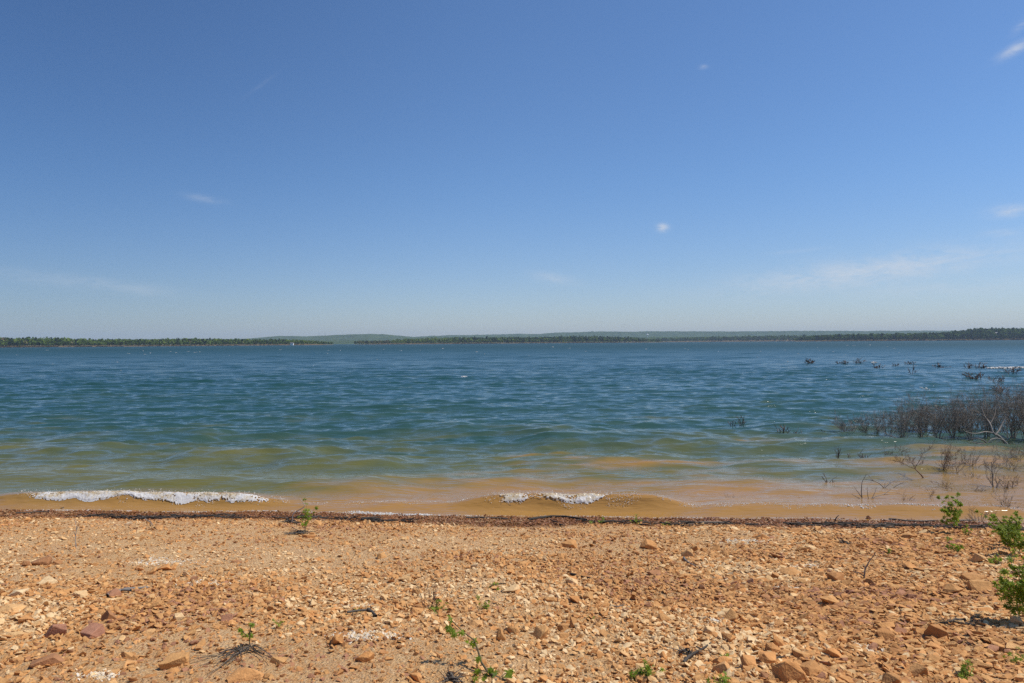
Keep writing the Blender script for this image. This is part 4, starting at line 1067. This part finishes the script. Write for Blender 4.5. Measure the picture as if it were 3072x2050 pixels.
class Wood:
    def __init__(s): s.v = []; s.f = []; s.a = []; s.n = 0; s.tv = []; s.tf = []; s.tn = 0
    def tree(s, x, y, z, h, w, tone, r, cards=34, cs=.20, conic=False):
        n = cards
        p = r.normal(size=(n, 3)); p /= np.linalg.norm(p, axis=1)[:, None]; rr = (.55 + .45 * r.random((n, 1)) ** .5)
        lump = 1 + .28 * np.sin(p[:, :1] * 5 + r.random() * 6) * np.cos(p[:, 2:] * 4 + r.random() * 6)
        p = p * rr * lump * np.array([w / 2, w / 2, h * .40]) 
        if conic: p[:, :2] *= np.clip(1.15 - (p[:, 2:] / (h * .40) + 1) * .45, .2, 1.2)
        c = p + np.array([x, y, z + h * .60])
        nr = p / np.array([w / 2, w / 2, h * .4]); nr = nr / (np.linalg.norm(nr, axis=1)[:, None] + 1e-6) + r.normal(size=(n, 3)) * .5
        nr /= np.linalg.norm(nr, axis=1)[:, None]
        u = np.cross(nr, r.normal(size=(n, 3))); u /= np.linalg.norm(u, axis=1)[:, None] + 1e-6; q = np.cross(nr, u)
        sz = cs * h * (.5 + .8 * r.random((n, 1)))
        sz = sz * 1.15; P = np.stack([c + u * sz, c + q * sz * .8, c - u * sz * .9, c - q * sz * .8], 1).reshape(-1, 3)
        s.v.append(P); s.f.append(np.arange(4 * n).reshape(n, 4) + s.n); s.n += 4 * n
        s.a.append(np.repeat(np.clip(tone + r.normal(size=n) * .05, 0, 1), 4))
    def trunk(s, x, y, z, h, rw):
        b = s.tn
        for zz, k in ((z - .5, 1), (z + h, .5)):
            for i in range(4): s.tv.append((x + rw * k * math.cos(i * 1.571), y + rw * k * math.sin(i * 1.571), zz))
        for i in range(4): s.tf.append((b + i, b + (i + 1) % 4, b + 4 + (i + 1) % 4, b + 4 + i))
        s.tn += 8
    def build(s, name, label):
        me = mesh_np(name, np.concatenate(s.v), np.concatenate(s.f), 4, False); attr(me, 'tone', np.concatenate(s.a))
        o = link(name, me, M_crown); tag(o, label, 'woods', kind='stuff')
        if s.tv:
            mt = mesh_np('trunks', np.array(s.tv), np.array(s.tf), 4, True); c = link('trunks', mt, M_trunk, o); c['kind'] = 'stuff'
        return o
def forest(name, label, land, top, tone_fn, rows, spacing, hmean, seed, px_rng=None, front_gap=.006, deep=.75):
    """trees on a landmass; top: (photo x, wanted crown height over the water as photo pixels)"""
    px_, D0_, H_, depth = land
    r = np.random.default_rng(seed); W = Wood()
    a, b_ = px_rng or (px_[0], px_[-1])
    mpp = np.mean(D0_) / F
    npx = int((b_ - a) * mpp / spacing)
    for row in range(rows):
        vv = front_gap + (deep - front_gap) * (row / max(1, rows - 1)) ** 1.3
        for i in range(npx):
            p = a + (b_ - a) * (i + r.random()) / npx
            D = float(np.interp(p, px_, D0_)); v = vv + r.normal() * .012; v = max(v, .012)
            yy = D + v * depth; xx = (p - 1536) / F * D * (1 + v * depth / D * .9)
            vs = min(1, v / .75); gz = .8 + float(np.interp(p, px_, H_)) * vs * vs * (3 - 2 * vs) * .95
            want = interp(top, p) * D / F * .84 + .3
            h = max(4, min(hmean * (1.0 + .6 * r.random()), (want - gz + 2.5) if row else want * .8) * (.72 + .42 * r.random()))
            tone = tone_fn(p, v, r)
            conic = tone < .2
            W.tree(xx, yy, gz, h, h * (.55 + .25 * r.random()), tone, r, 30, .15, conic)
            if row < 2 and r.random() < .8: W.trunk(xx, yy - 1, gz, h * .55, .16 + .14 * r.random())
    return W.build(name, label)
def nz1(p, s, o): return float(fbm(np.array([p * s + o]), np.array([o * 1.7]), 3)[0])

# left headland
land = landmass('headland', [(-500, 1000), (0, 1080), (500, 1250), (990, 1480)], 170, [(-500, 3), (0, 3), (500, 3), (900, 3), (990, 1.5)], -500, 996, M_shore)
def tone_l(p, v, r):
    t_ = .55 + .25 * (nz1(p, .012, 3) - .5) + r.normal() * .09
    if v > .25 and p < 350: t_ = .08 + r.random() * .1
    elif r.random() < .22: t_ = .1 + .1 * r.random()
    elif r.random() < .03: t_ = .95
    elif r.random() < .25: t_ = .80
    return t_
forest('left_shore_woods', 'mixed green woods on the low headland along the left far shore', land, [(-500, 29), (0, 28), (90, 26), (140, 26), (250, 21), (450, 20), (560, 21), (700, 18), (850, 16), (930, 12), (990, 6)], tone_l, 9, 4.6, 15, 21)
# island in the middle
land = landmass('island', [(1068, 1800), (1180, 1750), (1500, 1900), (1975, 2150)], 150, [(1068, 1.5), (1200, 3), (1600, 3.5), (1900, 3), (1975, 1.5)], 1062, 1985, M_shore)
def tone_i(p, v, r):
    if p < 1170: return .12 + .1 * r.random() if r.random() < .5 else .95
    if p < 1370: return .74 + r.normal() * .10 if v < .35 or r.random() < .6 else .25
    if v > .22: return .10 + .12 * r.random()
    return .62 + r.normal() * .14 if r.random() < .65 else .15
forest('island_woods', 'bright green and dark woods covering the long low island', land, [(1068, 9), (1160, 10), (1180, 12), (1250, 16), (1400, 19), (1600, 17.5), (1750, 20), (1880, 16), (1930, 12), (1980, 5)], tone_i, 8, 6.0, 16, 22)
# right shores
land = landmass('middle_shore', [(1990, 2900), (2300, 2750), (2700, 2700)], 260, [(1990, 3), (2250, 9), (2700, 10)], 1960, 2900, M_shore)
def tone_m(p, v, r): return float(np.clip(.42 + .3 * (nz1(p, .01, 9) - .5) + r.normal() * .15, 0, .85))
forest('middle_shore_woods', 'hazy woods on the shore between the island and the right headland', land, [(1960, 12), (2150, 15), (2250, 19), (2400, 19), (2900, 20)], tone_m, 7, 10, 16, 23)
land = landmass('right_headland', [(2400, 2000), (2500, 1900), (2700, 1850), (3072, 1800), (3600, 1700)], 300, [(2400, 2), (2500, 5), (2650, 6), (2800, 8), (2870, 14), (2920, 24), (3072, 27), (3600, 28)], 2390, 3600, M_shore)
def tone_r(p, v, r):
    t_ = .42 + .3 * (nz1(p, .012, 5) - .5) + r.normal() * .14
    if r.random() < .2: t_ = .15
    return float(np.clip(t_, 0, .9))
forest('right_shore_woods', 'dense green woods on the right headland rising to a hill', land, [(2395, 9), (2440, 17), (2520, 21), (2700, 22), (2800, 24), (2870, 30), (2920, 40), (2960, 43), (3072, 43), (3600, 44)], tone_r, 15, 7.5, 14, 24, deep=.85)

# far wooded shore at water level and the ridges behind
def ridge(name, pts, D, px0, px1, depth=900, n=500, bumpy=3.0):
    px = np.linspace(px0, px1, n)
    top = interp(pts, px)                       # photo y of the crest
    hor = 1028.2 + (1536 - px) * .00667
    Hh = np.maximum((hor - top) * D / F + H, 6)
    v = np.linspace(0, 1, 26)[:, None]
    YY = D - depth * .55 + v * depth * 1.2; XX = (px - 1536)[None] / F * D + 0 * v; YY = YY + 0 * XX
    c = (YY - (D - depth * .55)) / (depth * .55)
    prof = np.where(c < 1, sstep(0, 1, c), 1 - .5 * sstep(1, 2.2, c))
    ZZ = Hh[None] * prof + bumpy * (fbm(XX * .012, YY * .012, 4) - .5) * 2 * prof - 1 * (1 - prof)
    ZZ += 1.6 * bumpy * (fbm(XX * .05, YY * .05, 2) - .5) * prof
    o = link(name, grid_mesh(name, XX, YY, ZZ, False), M_hill); tag(o, kind='structure'); return o
ridge('low_hills', [(-1500, 1034), (0, 1030), (800, 1024), (1060, 1022), (1300, 1021), (1900, 1013), (2050, 1011), (2400, 1010), (3100, 1010), (4500, 1010)], 3900, -1500, 4600, 900, 700, 2.0)
ridge('hills', [(-1500, 1022), (0, 1022), (740, 1017), (800, 1011), (850, 1008.5), (920, 1009.5), (1000, 1006), (1024, 1004.5), (1110, 1002.5), (1150, 1003.5), (1200, 1008), (1240, 1012), (1300, 1011), (1500, 1011), (4500, 1011)], 5200, -1500, 4600, 1100, 900, 4)
ridge('far_hills', [(-1500, 1025), (0, 1025), (1100, 1018), (1230, 1012), (1290, 1008.5), (1350, 1006), (1480, 1004.5), (1560, 1002), (1620, 1003), (1640, 999.5), (1720, 997.5), (1780, 995), (1900, 996), (1960, 994.5), (2200, 995), (2420, 993), (2600, 993.5), (2780, 992), (2900, 993), (3100, 993), (4500, 992)], 6300, -1500, 4600, 1300, 900, 4)

# far buildings and masts
def box(bm, x0, x1, y0, y1, z0, z1):
    vs = [bm.verts.new((x, y, z)) for z in (z0, z1) for x, y in ((x0, y0), (x1, y0), (x1, y1), (x0, y1))]
    for f in ((3, 2, 1, 0), (4, 5, 6, 7), (0, 1, 5, 4), (1, 2, 6, 5), (2, 3, 7, 6), (3, 0, 4, 7)): bm.faces.new([vs[i] for i in f])
def bm_obj(name, bm, mat, parent=None, loc=None):
    bmesh.ops.recalc_face_normals(bm, faces=bm.faces)
    me = bpy.data.meshes.new(name); bm.to_mesh(me); bm.free(); return link(name, me, mat, parent, loc)
def house(px, py, D, w, d, h, label, wall):
    p = at_depth(px, py, D); root = empty('house', p); tag(root, label, 'house')
    bm = bmesh.new(); box(bm, -w / 2, w / 2, -d / 2, d / 2, -4, h); bm_obj('wall', bm, wall, root)
    bm = bmesh.new(); o_ = .5; rh = w * .2
    P = [(-w / 2 - o_, -d / 2 - o_, h + .02), (w / 2 + o_, -d / 2 - o_, h + .02), (w / 2 + o_, d / 2 + o_, h + .02), (-w / 2 - o_, d / 2 + o_, h + .02), (-w / 2 - o_, 0, h + rh), (w / 2 + o_, 0, h + rh)]
    vs = [bm.verts.new(q) for q in P]
    for f in ((0, 1, 5, 4), (2, 3, 4, 5), (1, 2, 5), (3, 0, 4), (3, 2, 1, 0)): bm.faces.new([vs[i] for i in f])
    bm_obj('roof', bm, M_roofs, root)
    n = max(2, int(w / 3.5))
    for i in range(n):
        x = -w / 2 + w * (i + .5) / n; bm = bmesh.new(); box(bm, x - .6, x + .6, -d / 2 - .06, -d / 2 + .02, h * .35, h * .78); bm_obj('window', bm, M_glass, root)
house(876, 1033, 1395, 6, 5, 2.2, 'small white house on the left far shore near the end of the headland', M_white)
house(2891, 1013, 1835, 10, 8, 5.5, 'white house among the trees at the foot of the right hill', M_white)
house(2985, 1006, 1870, 16, 9, 5, 'long grey house half hidden in trees on the right hill', plain('grey_siding', (.42, .42, .42)))
p = at_depth(1942, 1014, 4900); root = empty('water_tower', p); tag(root, 'white bulb water tower on the ridge behind the island', 'water tower')
bm = bmesh.new(); bmesh.ops.create_uvsphere(bm, u_segments=20, v_segments=12, radius=8.0)
for v in bm.verts: v.co.z = v.co.z * .8 + 22
bm_obj('tank', bm, M_white, root)
bm = bmesh.new(); bmesh.ops.create_cone(bm, cap_ends=True, segments=16, radius1=4, radius2=2.2, depth=30, matrix=Matrix.Translation((0, 0, 2))); bm_obj('pedestal', bm, M_white, root)
def mast(px, py0, py1, D, label):
    p = at_depth(px, py0, D); h = (py0 - py1) * D / F; root = empty('radio_mast', p); tag(root, label, 'mast', 'radio masts on the far ridge')
    T = Tubes(); w = h * .035
    for sx, sy in ((1, 1), (1, -1), (-1, 1), (-1, -1)): T.add([Vector((sx * w, sy * w, -3)), Vector((sx * w * .25, sy * w * .25, h))], [.35, .2], 4)
    for i in range(8):
        a = 1 - .75 * i / 8; b_ = 1 - .75 * (i + 1) / 8; z0, z1 = h * i / 8, h * (i + 1) / 8
        T.add([Vector((-w * a, -w * a, z0)), Vector((w * b_, -w * b_, z1))], [.15, .15], 3); T.add([Vector((w * a, -w * a, z0)), Vector((-w * b_, -w * b_, z1))], [.15, .15], 3)
    T.build('lattice', M_steel, root)
    T = Tubes(); T.add([Vector((0, 0, h)), Vector((0, 0, h * 1.15))], [.18, .08], 4); T.build('antenna', M_steel, root)
mast(957, 1010, 997, 5150, 'left thin radio mast on the hazy left ridge')
mast(975, 1010, 995, 5150, 'right thin radio mast on the hazy left ridge')

# ------------------------------------------------------------------ haze
bm = bmesh.new(); box(bm, -11000, 11000, -60, 9400, -3.0, 150)
m, nt = new_mat('haze')
pv = N(nt, 'ShaderNodeVolumePrincipled', ins={'Color': (.64, .81, 1.0, 1), 'Density': 8.5e-5}); out(nt, None, pv.outputs[0])
hz = bm_obj('haze', bm, m); tag(hz, kind='stuff')

# ------------------------------------------------------------------ sky and sun
SUN_AZ, SUN_EL = rad(89), rad(58)           # azimuth to the right of straight ahead
w = bpy.data.worlds.new('World'); SC.world = w; w.use_nodes = True; nt = w.node_tree; nt.nodes.clear()
sky = N(nt, 'ShaderNodeTexSky', sky_type='NISHITA', sun_disc=False, sun_elevation=SUN_EL, sun_rotation=SUN_AZ, altitude=150, air_density=1.0, dust_density=.4, ozone_density=4.0)
g = N(nt, 'ShaderNodeTexCoord').outputs['Generated']
sep = N(nt, 'ShaderNodeSeparateXYZ', ins={0: g})
az = math_(nt, 'ARCTAN2', sep.outputs[0], sep.outputs[1]); el = math_(nt, 'ARCSINE', sep.outputs[2])
comb = N(nt, 'ShaderNodeCombineXYZ', ins={0: math_(nt, 'MULTIPLY', az, 1.0), 1: math_(nt, 'MULTIPLY', el, 3.2), 2: 0.0}).outputs[0]
n1 = noise(nt, comb, 18, 6, .65, .6); n2 = noise(nt, comb, 70, 4, .6, .3)
nn = math_(nt, 'ADD', math_(nt, 'MULTIPLY', n1, .7), math_(nt, 'MULTIPLY', n2, .3))
wisp = N(nt, 'ShaderNodeMapRange', interpolation_type='SMOOTHSTEP', ins={0: nn, 1: .30, 2: .62, 3: .0, 4: 1.0}).outputs[0]
CL = [ # x, y, half width, half height (2350 px picture), tilt, strength
 (1990, 624, 300, 32, .09, .60), (2210, 600, 90, 14, .05, .28), (1760, 646, 110, 8, .05, .22), (1272, 640, 45, 12, -.15, .30), (1520, 523, 12, 8, 0, .95),
 (2320, 484, 48, 13, .0, .55), (2300, 535, 60, 10, 0, .22), (2330, 113, 36, 11, .35, .55), (2345, 58, 20, 10, .5, .35), (470, 457, 40, 8, -.1, .20), (1615, 154, 10, 4, 0, .3), (240, 655, 160, 14, -.10, .22), (60, 635, 110, 14, -.1, .15),
 (2150, 660, 300, 22, .0, .20), (1830, 576, 70, 5, .05, .12), (600, 195, 40, 5, .8, .05)]
tot = None
for (cx, cy, hw, hh, tl, stg) in CL:
    f_ = 3072 / 2350; d = ray(cx * f_, cy * f_)
    a0, e0 = math.atan2(d.x, d.y), math.asin(d.z)
    sa = hw * f_ / F * math.cos(a0) ** 2; se = hh * f_ / F * math.cos(a0)
    da = math_(nt, 'SUBTRACT', az, a0); de = math_(nt, 'SUBTRACT', el, e0)
    de = math_(nt, 'SUBTRACT', de, math_(nt, 'MULTIPLY', da, tl))
    qa = math_(nt, 'POWER', math_(nt, 'ABSOLUTE', math_(nt, 'DIVIDE', da, sa)), 2.0); qe = math_(nt, 'POWER', math_(nt, 'ABSOLUTE', math_(nt, 'DIVIDE', de, se)), 2.0)
    gsn = math_(nt, 'MULTIPLY', math_(nt, 'EXPONENT', math_(nt, 'MULTIPLY', math_(nt, 'ADD', qa, qe), -1.0)), stg)
    tot = gsn if tot is None else math_(nt, 'MAXIMUM', tot, gsn)
mask = math_(nt, 'MULTIPLY', tot, wisp, clamp=True)
low = N(nt, 'ShaderNodeMapRange', interpolation_type='SMOOTHSTEP', ins={0: el, 1: 0.0, 2: .26, 3: 0.0, 4: 1.0}).outputs[0]
tint = mix(nt, low, (.87, .90, 1.04), (.77, .95, 1.14))
skyc = mix(nt, 1.0, sky.outputs[0], tint, 'MULTIPLY')
away = N(nt, 'ShaderNodeMapRange', interpolation_type='SMOOTHSTEP', ins={0: az, 1: -.75, 2: .05, 3: 0.0, 4: 1.0}).outputs[0]
skyc = mix(nt, 1.0, skyc, mix(nt, away, (.66, .72, .78), (1, 1, 1)), 'MULTIPLY')
cl = mix(nt, mask, skyc, (6.2, 6.5, 7.0))
bg = N(nt, 'ShaderNodeBackground', ins={0: cl, 1: .108}); o = N(nt, 'ShaderNodeOutputWorld', ins={0: bg.outputs[0]})
sd = bpy.data.lights.new('sun', 'SUN'); sd.energy = 4.5; sd.angle = rad(.53); sd.color = (1.0, .95, .87)
so = bpy.data.objects.new('sun', sd); COL.objects.link(so)
sv = Vector((math.sin(SUN_AZ) * math.cos(SUN_EL), math.cos(SUN_AZ) * math.cos(SUN_EL), math.sin(SUN_EL)))
so.rotation_euler = (-sv).to_track_quat('-Z', 'Y').to_euler()

vs = SC.view_settings; SC.display_settings.display_device = 'sRGB'
vs.view_transform = 'Standard'; vs.look = 'None'; vs.exposure = 0; vs.gamma = 1; vs.use_curve_mapping = False
SC.render.engine = 'CYCLES'
cy = SC.cycles; cy.use_denoising = False; cy.sample_clamp_direct = 3.0; cy.max_bounces = 6; cy.volume_bounces = 0; cy.use_adaptive_sampling = True
